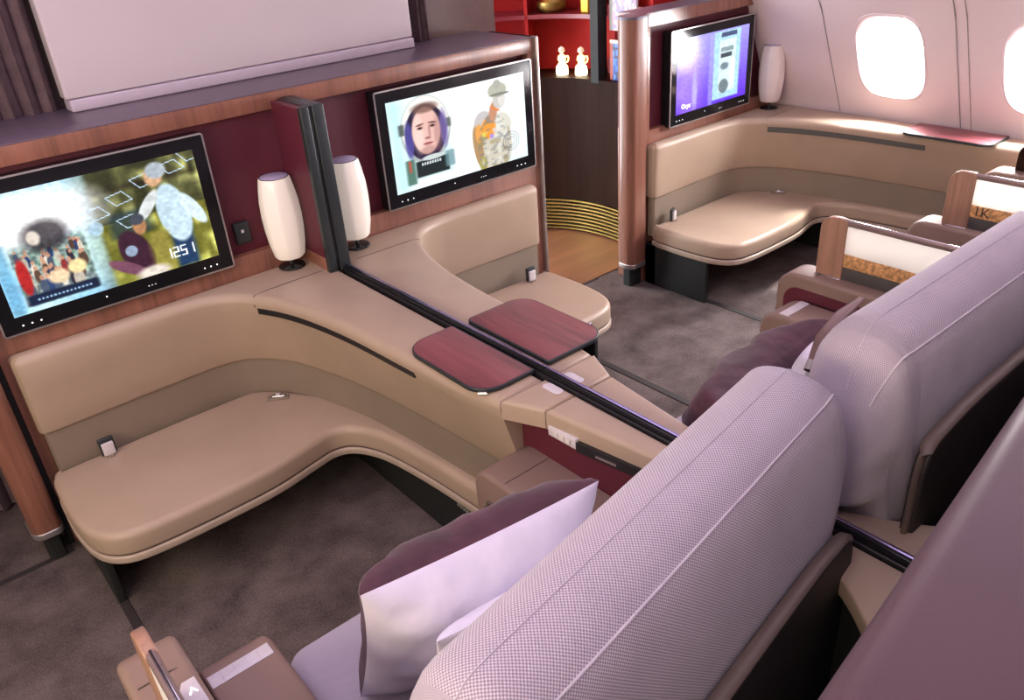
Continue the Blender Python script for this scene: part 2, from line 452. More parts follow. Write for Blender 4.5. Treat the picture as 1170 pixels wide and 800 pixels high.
# ------------------------------------------------------------------ partitions with screens
YW = 2.47
def partition(x0, x1, name, label, ztop=1.225, stile_l=.035, stile_r=.03, column=None, endtrim=False, zp=.74, depth=.28, slope=False):
    t = thing(name, label, 'partition', ((x0+x1)/2, YW+depth/2, 0))
    yb = YW+depth
    def body(mb, a, b_, ya, yc, za, zb):
        if slope:   # right end follows the leaning side wall
            xr = lambda z: min(b_, wallx(z)-.004)
            zs_ = np.linspace(za, zb, 8)
            loft(mb, [[(a, ya, z), (xr(z), ya, z), (xr(z), yc, z), (a, yc, z)] for z in zs_])
        else: rbox(mb, a, b_, ya, yc, za, zb, .002)
    mb = MB(); body(mb, x0, x1, YW, yb, 0, zp); mb.build('lower_panel', M['wood'], t, 30)
    mb = MB(); body(mb, x0+.001, x1-.001, YW+.03, yb, zp, ztop-.055); mb.build('back_panel', M['burgundy'], t, 30)
    mb = MB(); rbox(mb, x0, x0+stile_l, YW, YW+.03, zp, ztop-.055, .001)
    mb.build('stile', M['wood'], t, 30)
    if not slope:
        mb = MB(); rbox(mb, x1-stile_r, x1, YW, YW+.03, zp, ztop-.055, .001)
        mb.build('stile', M['wood'], t, 30)
    mb = MB(); body(mb, x0, x1, YW-.004, yb, ztop-.055, ztop-.004); mb.build('top_rail', M['wood'], t, 30)
    mb = MB(); body(mb, x0, x1, YW-.002, yb+(.09 if not slope else 0), ztop-.004, ztop); mb.build('ledge', M['ledge'], t, 30)
    if endtrim:
        mb = MB(); rbox(mb, x1, x1+.012, YW-.02, YW+.012, .0, ztop+.003, .004); mb.build('end_trim', M['silver'], t, 40, 'pale metal edge trim')
        mb = MB(); rbox(mb, x1, x1+.03, YW+.012, yb, .0, ztop, .01); mb.build('end_cap', M['wood_dark'], t, 40)
    if column:
        ca, cb, cy0, cy1 = column
        P = rrect(ca, cb, cy0, cy1, .035, 6, (.035, .02, .01, .035))
        mb = MB(); slab(mb, P, .12, ztop-.012, 0, 0); mb.build('column', M['wood'], t, 40)
        mb = MB(); slab(mb, offset(P, -.002), ztop-.012, ztop+.001, 0, .002); mb.build('column_cap', M['ledge'], t, 40)
        mb = MB(); slab(mb, offset(P, -.003), .098, .12, .003, .003); mb.build('column_band', M['silver'], t, 40, 'brushed silver band')
        mb = MB(); slab(mb, offset(P, .02), 0, .098, 0, 0); mb.build('column_foot', M['black_matte'], t, 40)
    return t
tc = partition(.116, 2.135, 'partition', 'walnut and burgundy partition across the middle of the cabin, carrying two screens', endtrim=True, column=(.015, .098, 2.405, 2.54))
mb = MB(); rbox(mb, .098, .116, 2.475, 2.72, 0, 1.22, .001); mb.build('shadow_gap', M['black_matte'], tc, 0)
# little wooden socket plate beside the first lamp
mb = MB(); rbox(mb, .855, .905, YW+.012, YW+.032, .775, .845, .004); so = mb.build('socket', M['graphite'], tc, 40)
mb = MB(); rbox(mb, .875, .884, YW+.009, YW+.014, .812, .822, .001); mb.build('socket_light', M['plastic_white'], so, 0)
tr = partition(2.755, 3.76, 'partition', 'walnut partition at the window side with a wooden column at its aisle end', column=(2.655, 2.762, 2.44, 2.54), slope=True, stile_l=.045, zp=.73, depth=.15)

# ------------------------------------------------------------------ screens
def ell(U, V, cx, cy, rx, ry, soft=.15, rot=0):
    c, s = math.cos(rot), math.sin(rot); x = (U-cx)*1.72; y = V-cy
    a = (x*c+y*s)/rx; b_ = (-x*s+y*c)/ry
    return np.clip((1-np.sqrt(a*a+b_*b_))/soft+.5, 0, 1)
def box(U, V, x0, x1, y0, y1, soft=.01):
    f = lambda t: np.clip(t/soft+.5, 0, 1)
    return f(U-x0)*f(x1-U)*f(V-y0)*f(y1-V)
def lay(img, m, c):
    return img*(1-m[..., None])+np.array(c)[None, None]*m[..., None]
def vnoise(U, V, fx, fy, seed=0):
    rs = np.random.RandomState(seed); g = rs.rand(64, 64)
    x = U*fx; y = V*fy; xi = np.floor(x).astype(int); yi = np.floor(y).astype(int); a = x-xi; b_ = y-yi
    a = a*a*(3-2*a); b_ = b_*b_*(3-2*b_)
    q = lambda i, j: g[(yi+j) % 64, (xi+i) % 64]
    return (q(0, 0)*(1-a)+q(1, 0)*a)*(1-b_)+(q(0, 1)*(1-a)+q(1, 1)*a)*b_
def line(U, V, x0, y0, x1, y1, w=.006):
    px, py = (U-x0)*1.72, V-y0; dx, dy = (x1-x0)*1.72, y1-y0; L = dx*dx+dy*dy
    t = np.clip((px*dx+py*dy)/L, 0, 1)
    return np.clip((w-np.hypot(px-t*dx, py-t*dy))/(w*.6)+.3, 0, 1)
def digits(U, V, img, s, x0, y0, h, col, w=.007):
    seg = {'1': 'bc', '2': 'abged', '5': 'afgcd'}
    for ch in s:
        ww = h*.5/1.72; x1 = x0+ww
        S = dict(a=(x0, y0+h, x1, y0+h), b=(x1, y0+h, x1, y0+h/2), c=(x1, y0+h/2, x1, y0), d=(x0, y0, x1, y0), e=(x0, y0, x0, y0+h/2), f=(x0, y0+h/2, x0, y0+h), g=(x0, y0+h/2, x1, y0+h/2))
        for k in seg[ch]: img = lay(img, line(U, V, *S[k], w), col)
        x0 += ww*1.6
    return img
def pic_crowd(U, V):
    img = np.zeros(U.shape+(3,))
    n = vnoise(U, V, 6, 7, 1); n2 = vnoise(U, V, 30, 30, 2); n3 = vnoise(U, V, 60, 45, 3)
    base = np.stack([.30+.25*n, .36+.3*n, .36+.25*n], -1)
    img = base
    # right-hand scene: yellow-green street
    r = np.clip((U-.46)/.03, 0, 1)
    n4 = vnoise(U, V, 14, 10, 8)**2; n5 = vnoise(U, V, 34, 8, 9)
    sc = np.stack([.17+1.0*n4*n5+.16*(V < .55), .175+1.0*n4*n5+.15*(V < .55), .10+.6*n4*n5], -1)
    img = img*(1-r[..., None])+sc*r[..., None]
    img = lay(img, box(U, V, .46, 1, .80, .86, .05)*.6, (.10, .08, .06))
    img = lay(img, box(U, V, .52, .72, .40, .62, .04)*.7, (.10, .17, .22))
    # left bright area
    l = 1-np.clip((U-.38)/.10, 0, 1)
    img = img*(1-l[..., None])+np.stack([.55+.3*n, .78+.2*n, .95+0*n], -1)*l[..., None]
    img = lay(img, ell(U, V, .20, .74, .50, .24, .7), (1, 1, 1))
    # poster
    p = box(U, V, .07, .40, .05, .72, .01)
    crowd = np.stack([.30+.35*n3, .33+.35*n3+.1*n2, .38+.3*n3], -1)
    m = p*np.clip((.60-V)/.1, 0, 1)
    img = img*(1-m[..., None])+crowd*m[..., None]
    rs = np.random.RandomState(11)
    for k in range(46):
        y = .50-.30*(k/46)+rs.rand()*.03; x = .09+rs.rand()*.29; q = .7+.5*(k/46)
        c = [(.16, .14, .18), (.25, .30, .38), (.50, .16, .16), (.70, .66, .60), (.30, .22, .18), (.15, .22, .38), (.85, .8, .72)][rs.randint(7)]
        img = lay(img, ell(U, V, x, y-.05*q, .026*q, .065*q, .3), c); img = lay(img, ell(U, V, x, y+.025*q, .014*q, .020*q, .4), (.72, .52, .42))
    img = lay(img, ell(U, V, .24, .60, .17, .13, .5)*.8, (.12, .10, .12))
    img = lay(img, ell(U, V, .19, .60, .05, .06, .4), (.8, .75, .7)); img = lay(img, ell(U, V, .10, .30, .045, .16, .3), (.65, .12, .12))
    img = lay(img, ell(U, V, .24, .24, .08, .06, .4), (.9, .78, .62)); img = lay(img, ell(U, V, .33, .28, .07, .06, .4), (.95, .85, .6))
    img = lay(img, box(U, V, .08, .40, .05, .14, .02), (.06, .11, .2))
    for k in range(14): img = lay(img, box(U, V, .12+.018*k, .131+.018*k, .085, .10, .004), (.6, .75, .9))
    img = lay(img, box(U, V, 0, .06, 0, .6, .03)*.8, (.35, .6, .75))
    # floating square outlines
    for (x, y) in ((.48, .66), (.60, .74), (.73, .84), (.88, .90), (.98, .97), (.62, .53)):
        q = [(x-.060, y+.03), (x+.02, y+.055), (x+.060, y-.03), (x-.02, y-.055)]
        for a, b_ in zip(q, q[1:]+q[:1]): img = lay(img, line(U, V, *a, *b_, .004), (.75, .85, .95))
    # standing figure in a white shirt, seated figure in violet
    img = lay(img, box(U, V, .79, .90, .0, .36, .03), (.10, .20, .33))
    img = lay(img, ell(U, V, .835, .50, .135, .27, .12, .12), (.72, .82, .88))
    img = lay(img, ell(U, V, .93, .50, .06, .18, .2, .5), (.80, .88, .92)); img = lay(img, ell(U, V, .72, .62, .05, .15, .2, -.7), (.78, .80, .80))
    img = lay(img, ell(U, V, .78, .85, .075, .085, .3), (.78, .60, .45)); img = lay(img, ell(U, V, .80, .90, .085, .07, .3), (.62, .66, .70))
    img = lay(img, ell(U, V, .61, .24, .125, .22, .15, .3), (.20, .10, .16)); img = lay(img, ell(U, V, .55, .13, .05, .17, .2, 1.0), (.42, .25, .32))
    img = lay(img, ell(U, V, .655, .47, .055, .08, .3), (.65, .45, .30)); img = lay(img, ell(U, V, .65, .53, .06, .05, .3), (.22, .24, .28))
    img = lay(img, box(U, V, .68, .78, .0, .38, .04)*.8, (.55, .50, .22)); img = lay(img, ell(U, V, .66, .03, .14, .06, .5), (.85, .80, .75))
    for x, y, rr in ((.46, .54, .06), (.585, .27, .05)): img = lay(img, ell(U, V, x, y, rr, rr, .2)*.7, (.65, .78, .9))
    img = digits(U, V, img, '1251', .740, .105, .085, (.95, .97, 1))
    return img*(.9+.2*n3[..., None])
def pic_astro(U, V):
    n = vnoise(U, V, 8, 6, 4); n3 = vnoise(U, V, 45, 34, 7); n6 = vnoise(U, V, 22, 17, 14)
    img = np.stack([.84+.06*n, .96+0*n, .97+0*n], -1)
    img = lay(img, ell(U, V, .55, .6, .75, .5, .8), (.99, .99, .99))
    img = lay(img, box(U, V, 0, .09, 0, 1, .10)*.7, (.62, .88, .92))
    # generic helmet portrait
    img = lay(img, box(U, V, .09, .42, .10, .42, .02)*.7, (.74, .86, .88))
    img = lay(img, ell(U, V, .245, .63, .300, .37, .06), (.62, .66, .66)); img = lay(img, ell(U, V, .245, .655, .285, .335, .06), (.90, .90, .87))
    img = lay(img, box(U, V, .060, .10, .62, .74, .02), (.30, .34, .33)); img = lay(img, box(U, V, .385, .425, .60, .70, .02), (.34, .38, .36))
    img = lay(img, ell(U, V, .245, .60, .245, .305, .06), (.12, .09, .18)); img = lay(img, ell(U, V, .125, .55, .05, .2, .4)*.9, (.28, .26, .55)); img = lay(img, ell(U, V, .37, .60, .05, .2, .5)*.8, (.42, .36, .62))
    img = lay(img, ell(U, V, .247, .615, .168, .255, .10), (.86, .68, .64)); img = lay(img, ell(U, V, .19, .60, .06, .20, .8)*.5, (.98, .86, .82)); img = lay(img, ell(U, V, .325, .56, .045, .19, .7)*.5, (.62, .42, .42))
    img = lay(img, ell(U, V, .25, .865, .155, .055, .5)*.8, (.42, .30, .26))
    img = lay(img, ell(U, V, .25, .40, .10, .045, .6)*.5, (.60, .42, .40))
    for x, sl in ((.205, 1), (.292, -1)):
        img = lay(img, ell(U, V, x, .66, .042, .022, .8)*.6, (.55, .36, .34)); img = lay(img, ell(U, V, x, .655, .026, .011, .5), (.16, .10, .12))
        img = lay(img, ell(U, V, x, .693, .050, .010, .6, .12*sl)*.9, (.36, .22, .18))
    img = lay(img, ell(U, V, .268, .60, .016, .075, .8)*.6, (.62, .42, .40)); img = lay(img, ell(U, V, .252, .535, .034, .014, .6)*.8, (.52, .30, .30))
    img = lay(img, ell(U, V, .252, .475, .060, .013, .5), (.56, .28, .30)); img = lay(img, ell(U, V, .252, .458, .04, .01, .6)*.6, (.74, .50, .48))
    img = lay(img, box(U, V, .15, .385, .12, .30, .015), (.10, .13, .14)); img = lay(img, ell(U, V, .275, .315, .14, .030, .3), (.74, .78, .78))
    for k in range(8): img = lay(img, box(U, V, .19+.018*k, .202+.018*k, .245, .275, .004), (.80, .84, .86))
    img = lay(img, box(U, V, .08, .145, .06, .34, .02)*.9, (.24, .38, .33)); img = lay(img, box(U, V, .10, .118, .2, .33, .015)*.9, (.72, .28, .2))
    img = lay(img, box(U, V, .36, .43, .16, .34, .02)*.8, (.38, .52, .55))
    # generic suited figure
    g = lambda m, c: lay(img, m, c)
    img = g(ell(U, V, .75, .22, .215, .33, .10), (.76, .73, .66)); img = g(ell(U, V, .665, .52, .13, .15, .15), (.72, .70, .70)); img = g(ell(U, V, .80, .45, .14, .16, .2), (.80, .79, .74))
    img = g(ell(U, V, .61, .27, .060, .25, .2, .12), (.64, .50, .34)); img = g(ell(U, V, .625, .42, .05, .11, .3), (.86, .58, .28))
    img = g(ell(U, V, .70, .46, .095, .12, .25), (.93, .55, .18)); img = g(ell(U, V, .72, .56, .07, .05, .4), (.52, .46, .42)); img = g(ell(U, V, .64, .06, .05, .09, .3), (.60, .56, .30))
    img = g(ell(U, V, .745, .64, .055, .12, .25, -.25), (.72, .50, .38)); img = g(ell(U, V, .76, .66, .07, .015, .5, -.5), (.85, .45, .22))
    img = g(ell(U, V, .795, .755, .085, .105, .15), (.74, .72, .70)); img = g(ell(U, V, .815, .75, .05, .08, .4)*.7, (.86, .84, .82))
    img = g(ell(U, V, .785, .865, .125, .085, .15), (.66, .66, .60)); img = g(ell(U, V, .785, .93, .05, .05, .2), (.62, .62, .58)); img = g(ell(U, V, .80, .815, .135, .018, .3), (.46, .47, .42))
    body = ell(U, V, .74, .25, .23, .34, .1)
    img = g(body*np.clip((n3-.55)*5, 0, 1)*.5, (.42, .44, .46)); img = g(body*np.clip((n6-.62)*6, 0, 1)*.5, (.52, .46, .30)); img = g(body*np.clip((.30-n6)*6, 0, 1)*.4, (.90, .90, .88))
    for x, y, c in ((.66, .40, (.80, .74, .30)), (.72, .36, (.60, .50, .80)), (.745, .42, (.80, .74, .70))): img = g(ell(U, V, x, y, .028, .028, .4), c)
    for k in range(3):
        m = np.clip(1-np.abs(np.hypot((U-.87)*1.72, V-.24)-(.05+.03*k))/.008, 0, 1)*(U > .80); img = lay(img, m*.7, (.30, .32, .34))
    return img
def pic_violet(U, V):
    n = vnoise(U, V, 5, 5, 12); n3 = vnoise(U, V, 40, 40, 13)
    img = np.stack([.33+.25*V, .16+.4*V, .85+.1*V], -1)
    img = lay(img, ell(U, V, .16, .30, .30, .45, .9)*.5, (.65, .5, .98)); img = lay(img, ell(U, V, .25, .25, .06, .25, .8)*.5, (.75, .8, .98))
    img = lay(img, box(U, V, .50, .88, .05, .98, .02), (.62, .80, .88)); img = lay(img, box(U, V, .44, .50, .0, .98, .03)*.6, (.60, .62, .85))
    img = lay(img, box(U, V, .58, .82, .14, .86, .01), (.78, .88, .90))
    img = lay(img, box(U, V, .60, .76, .62, .68, .01), (.2, .25, .28)); img = lay(img, box(U, V, .60, .78, .70, .76, .01)*.7, (.35, .42, .44))
    img = lay(img, ell(U, V, .66, .50, .10, .05, .5)*.8, (.3, .36, .42)); img = lay(img, ell(U, V, .66, .22, .12, .10, .3)*.8, (.28, .33, .36)); img = lay(img, ell(U, V, .78, .40, .06, .2, .3), (.92, .95, .93))
    img = lay(img, box(U, V, .60, .82, .9, .96, .01)*.8, (.12, .14, .3))
    return img*(.9+.15*n3[..., None])
def television(x0, x1, z0, z1, pic, label, txt=None, yf=2.442, yb=2.499, smat=None):
    t = thing('television', label, 'screen', ((x0+x1)/2, (yf+yb)/2, z0), 'wall screens facing the seats')
    P = rrect(x0, x1, z0, z1, .008)
    mb = MB(); slab(mb, P, yf, yb, .003, .01, 'y'); mb.build('housing', M['gloss'], t, 40)
    mb = MB()
    loft(mb, [[(x, y, z) for x, z in offset(P, d)] for d, y in ((.001, yf+.006), (-.0015, yf+.003), (-.0015, yf-.001), (.0035, yf-.0015), (.004, yf+.004))], caps=(False, False))
    mb.build('edge_trim', M['silver'], t, 40, 'thin silver edge')
    bx, bt, bb = .040, .040, .050
    a, b_, c, d = x0+bx, x1-bx, z0+bb, z1-bt
    raster('picture', pic, lambda u, v: (a+(b_-a)*u, yf-.0008, c+(d-c)*v), smat, t, 230, 135)
    for i, k in enumerate((.08, .115, .15, .42, .60, .615, .63, .86, .89, .92)):
        mb = MB(); r = .0022 if k not in (.60, .615, .63) else .0014
        xx = x0+(x1-x0)*k; zz = z0+bb*(.45 if k != .42 else .6)
        mb.add([(xx+r*math.cos(q*PI/4), yf-.0008, zz+r*math.sin(q*PI/4)) for q in range(8)], [tuple(range(8))])
        mb.build('button', M['led'], t, 0)
    if txt:
        mb = MB(); textmesh(txt, .03, mb, lambda x, y, z: (a+.07+x, yf-.002-z, c+.03+y)); mb.build('lettering', M['led'], t, 0)
    return t
television(.150, .815, .730, 1.152, pic_crowd, 'wall screen at far left showing a crowded poster and the figures 1251', smat=M['screen'][0])
television(1.402, 2.095, .745, 1.155, pic_astro, 'middle wall screen showing a space-helmet face on a white picture', smat=M['screen'][1])
television(2.905, 3.50, .720, 1.135, pic_violet, 'violet wall screen nearest the windows, beside the wooden column', 'Oryx', smat=M['screen'][2])

# ------------------------------------------------------------------ lamps
def lamp(x, y, z, label, lit=True):
    t = thing('table_lamp', label, 'lamp', (x, y, z), 'white barrel table lamps')
    mb = MB(); lathe(mb, [(.001, z), (.042, z), (.044, z+.002), (.042, z+.006), (.012, z+.009), (.001, z+.009)], x, y, 28); mb.build('base', M['gloss'], t, 40)
    mb = MB(); lathe(mb, [(.0065, z+.008), (.0065, z+.045)], x, y, 12); mb.build('stem', M['graphite'], t, 40)
    prof = [(.030, .036), (.040, .0365), (.0445, .042), (.052, .085), (.0565, .135), (.0575, .18), (.0555, .225), (.050, .268), (.0445, .298), (.0425, .302), (.0415, .298)]
    rings = []
    prof = [(r*1.1, h) for r, h in prof]
    for r, h in prof:
        ring = []
        for k in range(64):
            a = 2*PI*k/64; q = (a % (PI/4))-PI/8
            rr = r*(.55+.45*math.cos(PI/8)/math.cos(q))
            ring.append((x+rr*math.cos(a+.3), y+rr*math.sin(a+.3), z+h))
        rings.append(ring)
    mb = MB(); loft(mb, rings); mb.build('lamp_shade', M['shade'] if lit else M['shade_off'], t, 60)
    mb = MB(); lathe(mb, [(.0440, z+.296), (.0452, z+.300), (.0455, z+.3035), (.0435, z+.3035)], x, y, 32); mb.build('cap_ring', M['graphite'], t, 40)
    mb = MB(); lathe(mb, [(.001, z+.297), (.044, z+.297), (.044, z+.3025), (.041, z+.3045), (.001, z+.3045)], x, y, 32); mb.build('shade_cap', M['lamp_cap'], t, 40, 'pale violet cap')
lamp(.992, 2.415, .679, 'white lamp on the near left console, left of the dark divider')
lamp(1.232, 2.400, .679, 'white lamp right of the dark divider, beside the middle screen')
lamp(3.610, 2.400, .679, 'white lamp on the window console, by the violet screen', False)

# ------------------------------------------------------------------ consoles and ottomans
ZT = .678
FT = [(.137, 2.44), (.140, 2.425), (.165, 2.408), (.30, 2.405), (.50, 2.405), (.64, 2.398), (.74, 2.355), (.81, 2.25), (.86, 2.10), (.893, 1.9), (.912, 1.65), (.925, 1.45), (.952, 1.285)]
FB = [(.137, 2.44), (.140, 2.425), (.165, 2.412), (.30, 2.415), (.50, 2.420), (.68, 2.418), (.78, 2.38), (.86, 2.27), (.91, 2.12), (.948, 1.95), (.978, 1.7), (.995, 1.5), (1.012, 1.285)]
def console(label, xc=1.094, yend=1.285, tail=False, cat='console'):
    t = thing('console', label, cat, (.95, 1.9, 0))
    ft = list(FT); fb = list(FB)
    if tail: ft[-1] = (.94, 1.25); fb[-1] = (1.0, 1.25); ft.append((.955, yend)); fb.append((1.02, yend))
    ye = yend
    f1 = spline([(*p, 0) for p in ft], 8); f0 = spline([(*p, 0) for p in fb], 8)
    back = [(xc, ye), (xc, 2.468), (.137, 2.468)]
    T = [p[:2] for p in f1]+back; B = [p[:2] for p in f0]+back
    rings = []
    # rounded lower lip, leaning face, soft crest
    for k in range(4):
        a = PI/2*k/3; rings.append((offset(B, .02*(1-math.sin(a))), .42+.012*(1-math.cos(a))))
    for s in (.3, .6, .85): rings.append(([(b0[0]+(t0[0]-b0[0])*s, b0[1]+(t0[1]-b0[1])*s) for b0, t0 in zip(B, T)], .432+(ZT-.03-.432)*s))
    for k in range(6):
        a = PI/2*k/5; rings.append((offset(T, .026*(1-math.cos(a))), ZT-.028*(1-math.sin(a))))
    mb = MB(); loft(mb, [[(x, y, z) for x, y in Q] for Q, z in rings]); mb.build('leather_shell', M['leather'], t, 50)
    # taupe band below
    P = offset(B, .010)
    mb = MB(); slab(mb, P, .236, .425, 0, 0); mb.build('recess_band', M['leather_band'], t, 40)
    # slot under the lid
    n1 = 7*8-2; n2 = 10*8+3 if not tail else 11*8-4
    path = [(b0[0]*.10+t0[0]*.90, b0[1]*.10+t0[1]*.90) for b0, t0 in zip([p[:2] for p in f0], [p[:2] for p in f1])][n1:n2]
    mb = MB(); ribbon(mb, path, ZT-(.064 if tail else .058), ZT-.034, -.006, .0030); mb.build('slot', M['slot_grey'] if tail else M['black'], t, 30)
    x, y = f1[n1][:2]
    mb = MB(); tube(mb, spline([(x-.004, y+.003, ZT-.035), (x+.003, y+.012, ZT-.012), (x+.03, y+.017, ZT+.0002), (xc-.05, y+.022, ZT+.0004)], 6), .0011, 6); mb.build('lid_seam', M['seam'], t, 40)
    return t
OF = [(1.0, 1.31), (.985, 1.33), (.975, 1.5), (.958, 1.7), (.93, 1.87), (.885, 1.965), (.83, 1.995), (.76, 1.985), (.62, 1.957), (.45, 1.95), (.27, 1.955), (.18, 1.98), (.13, 2.05), (.112, 2.17), (.113, 2.3), (.124, 2.395)]
OB = [(.165, 2.405), (.65, 2.41), (.76, 2.385), (.85, 2.27), (.92, 2.07), (.965, 1.75), (.985, 1.5), (1.0, 1.36)]
def ottoman(label, yend=1.31, legx=.137):
    t = thing('ottoman', label, 'ottoman', (.45, 2.18, 0), 'curved leather ottomans')
    of = [(x, y if y > 1.6 else 1.6-(1.6-y)*(1.6-yend)/(1.6-1.31)) for x, y in OF]
    ob = [(x+.024 if y > 2.2 else x+.058, y+.006 if y > 1.6 else 1.6-(1.6-y)*(1.6-yend)/(1.6-1.31)) for x, y in OB]
    P = [p[:2] for p in spline([(*p, 0) for p in of+ob], 6, True)]
    mb = MB(); slab(mb, P, .2335, .302, .006, .022, 'z', 5); mb.build('cushion', M['leather'], t, 50)
    mb = MB(); slab(mb, offset(P, .004), .228, .2345); mb.build('welt', M['seam'], t, 40)
    mb = MB(); slab(mb, offset(P, -.003), .204, .2285, .006, .006); mb.build('rim', M['leather_rim'], t, 50, 'paler moulded rim')
    mb = MB(); rbox(mb, legx, legx+.022, 2.09, 2.452, 0.001, .206, .004); mb.build('base_panel', M['black_matte'], t, 30)
    mb = MB(); rbox(mb, legx, .96, 2.39, 2.45, .001, .206, .002); mb.build('kick_board', M['black_matte'], t, 30)
    return t
def side_base(t, yend, x0=1.0, x1=1.094):
    mb = MB(); rbox(mb, x0, x1, yend, 2.40, .001, .24, .003); mb.build('plinth', M['black_matte'], t, 30)
def buckle(x, y, z, label, ang=0, tall=True):
    t = thing('seat_belt', label, 'seat belt', (x, y, z))
    R = Matrix.Rotation(ang, 3, 'Z')
    g = lambda a, b_, c: tuple(Vector((x, y, z))+R @ Vector((a, b_, c)))
    def bx(a0, a1, b0, b1, c0, c1, name, mat):
        m2 = MB(); rbox(m2, a0, a1, b0, b1, c0, c1, .003); m2.v = [g(*p) for p in m2.v]; return m2.build(name, mat, t, 40)
    if tall:
        bx(-.022, .022, -.006, .006, 0.002, .058, 'holder', M['graphite']); bx(-.017, .017, -.016, -.006, .004, .046, 'buckle', M['plastic_white'])
        bx(-.010, .010, -.024, -.004, .0, .006, 'strap', M['leather_band'])
    else:
        bx(-.035, .035, -.014, .014, 0.0, .005, 'strap', M['leather_band']); bx(-.018, .026, -.009, .009, .005, .013, 'buckle', M['chrome'])
        bx(-.006, .008, -.006, .006, .013, .016, 'release_tab', M['plastic_white'])
# near left suite
use(IDENT)
t = console('long beige leather console running from the far left screen to the near armrest'); side_base(t, 1.29)
mb = MB()
for r_, (ya, yb_, zz) in enumerate(((1.64, 1.56, .185), (1.64, 1.58, .177), (1.60, 1.52, .165), (1.60, 1.54, .157), (1.60, 1.53, .149))):
    for k in range(5):
        y0 = ya-(ya-yb_)*k/5; rbox(mb, .9985, 1.0005, y0-(ya-yb_)/5*.75, y0, zz, zz+.004, .0002)
mb.build('label', M['print'], t, 0, 'faint printed label')
ottoman('beige leather ottoman below the far left screen, the largest in view')
buckle(.285, 2.385, .302, 'pale seat belt buckle at the left back of the near left ottoman', 0)
buckle(.80, 2.30, .302, 'chrome seat belt buckle lying in the inner corner of the near left ottoman', -.6, False)
# middle right suite
use(MIRROR, True)
t = console('beige leather console right of the black rail, under the middle screen'); side_base(t, 1.29)
ottoman('beige leather ottoman below the middle screen, half hidden by the console')
buckle(2*XM-1.975, 2.375, .302, 'white seat belt buckle on the ottoman below the middle screen', 0)
# window suite
use(WINDOWSIDE)
t = console('beige leather console along the window wall, lit by the sun', xc=1.098, yend=.35, tail=True)
side_base(t, .36, 1.02, 1.098)
ottoman('beige leather ottoman below the violet screen by the windows', yend=1.0, legx=.125)
buckle(.235, 2.385, .302, 'white seat belt buckle at the aisle end of the window ottoman', .4)
buckle(.86, 2.23, .302, 'small seat belt buckle lying in the corner of the window ottoman', -.9, False)
use(IDENT)

# ------------------------------------------------------------------ divider, rail, tables
t = thing('divider', 'dark divider panel standing between the two middle screens', 'divider', (1.08, 2.37, ZT))
mb = MB(); rbox(mb, 1.053, 1.085, 2.285, 2.468, .72, 1.195, .003); mb.build('panel', M['burgundy'], t, 30)
mb = MB(); rbox(mb, 1.052, 1.090, 2.285, 2.468, .675, .72, .002); mb.build('base_strip', M['wood'], t, 30)
mb = MB(); rbox(mb, 1.051, 1.078, 2.262, 2.285, .672, 1.20, .003); mb.build('frame', M['graphite'], t, 30)
mb = MB(); rbox(mb, 1.078, 1.090, 2.268, 2.468, .672, 1.198, .002); mb.build('groove', M['black'], t, 30)
mb = MB(); rbox(mb, 1.090, 1.128, 2.262, 2.468, .672, 1.20, .004); mb.build('frame', M['graphite'], t, 30)
t = thing('rail', 'black glossy rail along the top of the middle console', 'rail', (XM, 1.3, ZT))
mb = MB(); rbox(mb, 1.0945, 1.1195, .35, 2.262, .60, .682, .002); mb.build('channel', M['black'], t, 30)
mb = MB(); tube(mb, [(XM+.002, 2.258, .684), (XM+.002, 1.7, .686), (XM+.002, .9, .687), (XM+.002, .35, .687)], .0095, 12, .8); mb.build('bar', M['gloss'], t, 60)
mb = MB(); tube(mb, [(XM+.005, 2.25, .6925), (XM+.005, 1.9, .6935), (XM+.005, .9, .695), (XM+.005, .35, .695)], .0045, 8, .6); mb.build('highlight_strip', M['rail_chrome_highlight'], t, 60, 'fine chrome line with a lilac highlight painted in')
def table(label, P, z=ZT+.0015, h=.011):
    t = thing('folding_table', label, 'table', (sum(p[0] for p in P)/len(P), sum(p[1] for p in P)/len(P), z), 'folding console tables')
    mb = MB(); slab(mb, P, z, z+h, .002, .003); mb.build('rim', M['graphite'], t, 40)
    mb = MB(); slab(mb, offset(P, .005), z+h-.002, z+h+.0008, 0, .0005); mb.build('tabletop', M['wood_table'], t, 40)
    return t
tabP = rrect(.925, 1.090, 1.315, 1.655, .01, 8, (.065, .008, .008, .07))
t1 = table('red-brown veneer table resting on the near side of the black rail', tabP)
mb = MB(); tube(mb, [(.945, 1.322, ZT+.007), (.930, 1.336, ZT+.007)], .004, 8); mb.build('catch', M['chrome'], t1, 40)
tabQ = rrect(1.135, 1.345, 1.315, 1.655, .01, 8, (.008, .06, .06, .02))
t2 = table('red-brown veneer table on the far side of the black rail', tabQ, ZT+.003)
mb = MB(); tube(mb, [(1.342, 1.385, ZT+.012), (1.352, 1.385, ZT+.012)], .004, 8); mb.build('catch', M['chrome'], t2, 40)
t3 = table('sunlit veneer table folded on the console by the windows', rrect(3.515, 3.70, 1.30, 1.68, .01, 8, (.05, .008, .008, .05)))

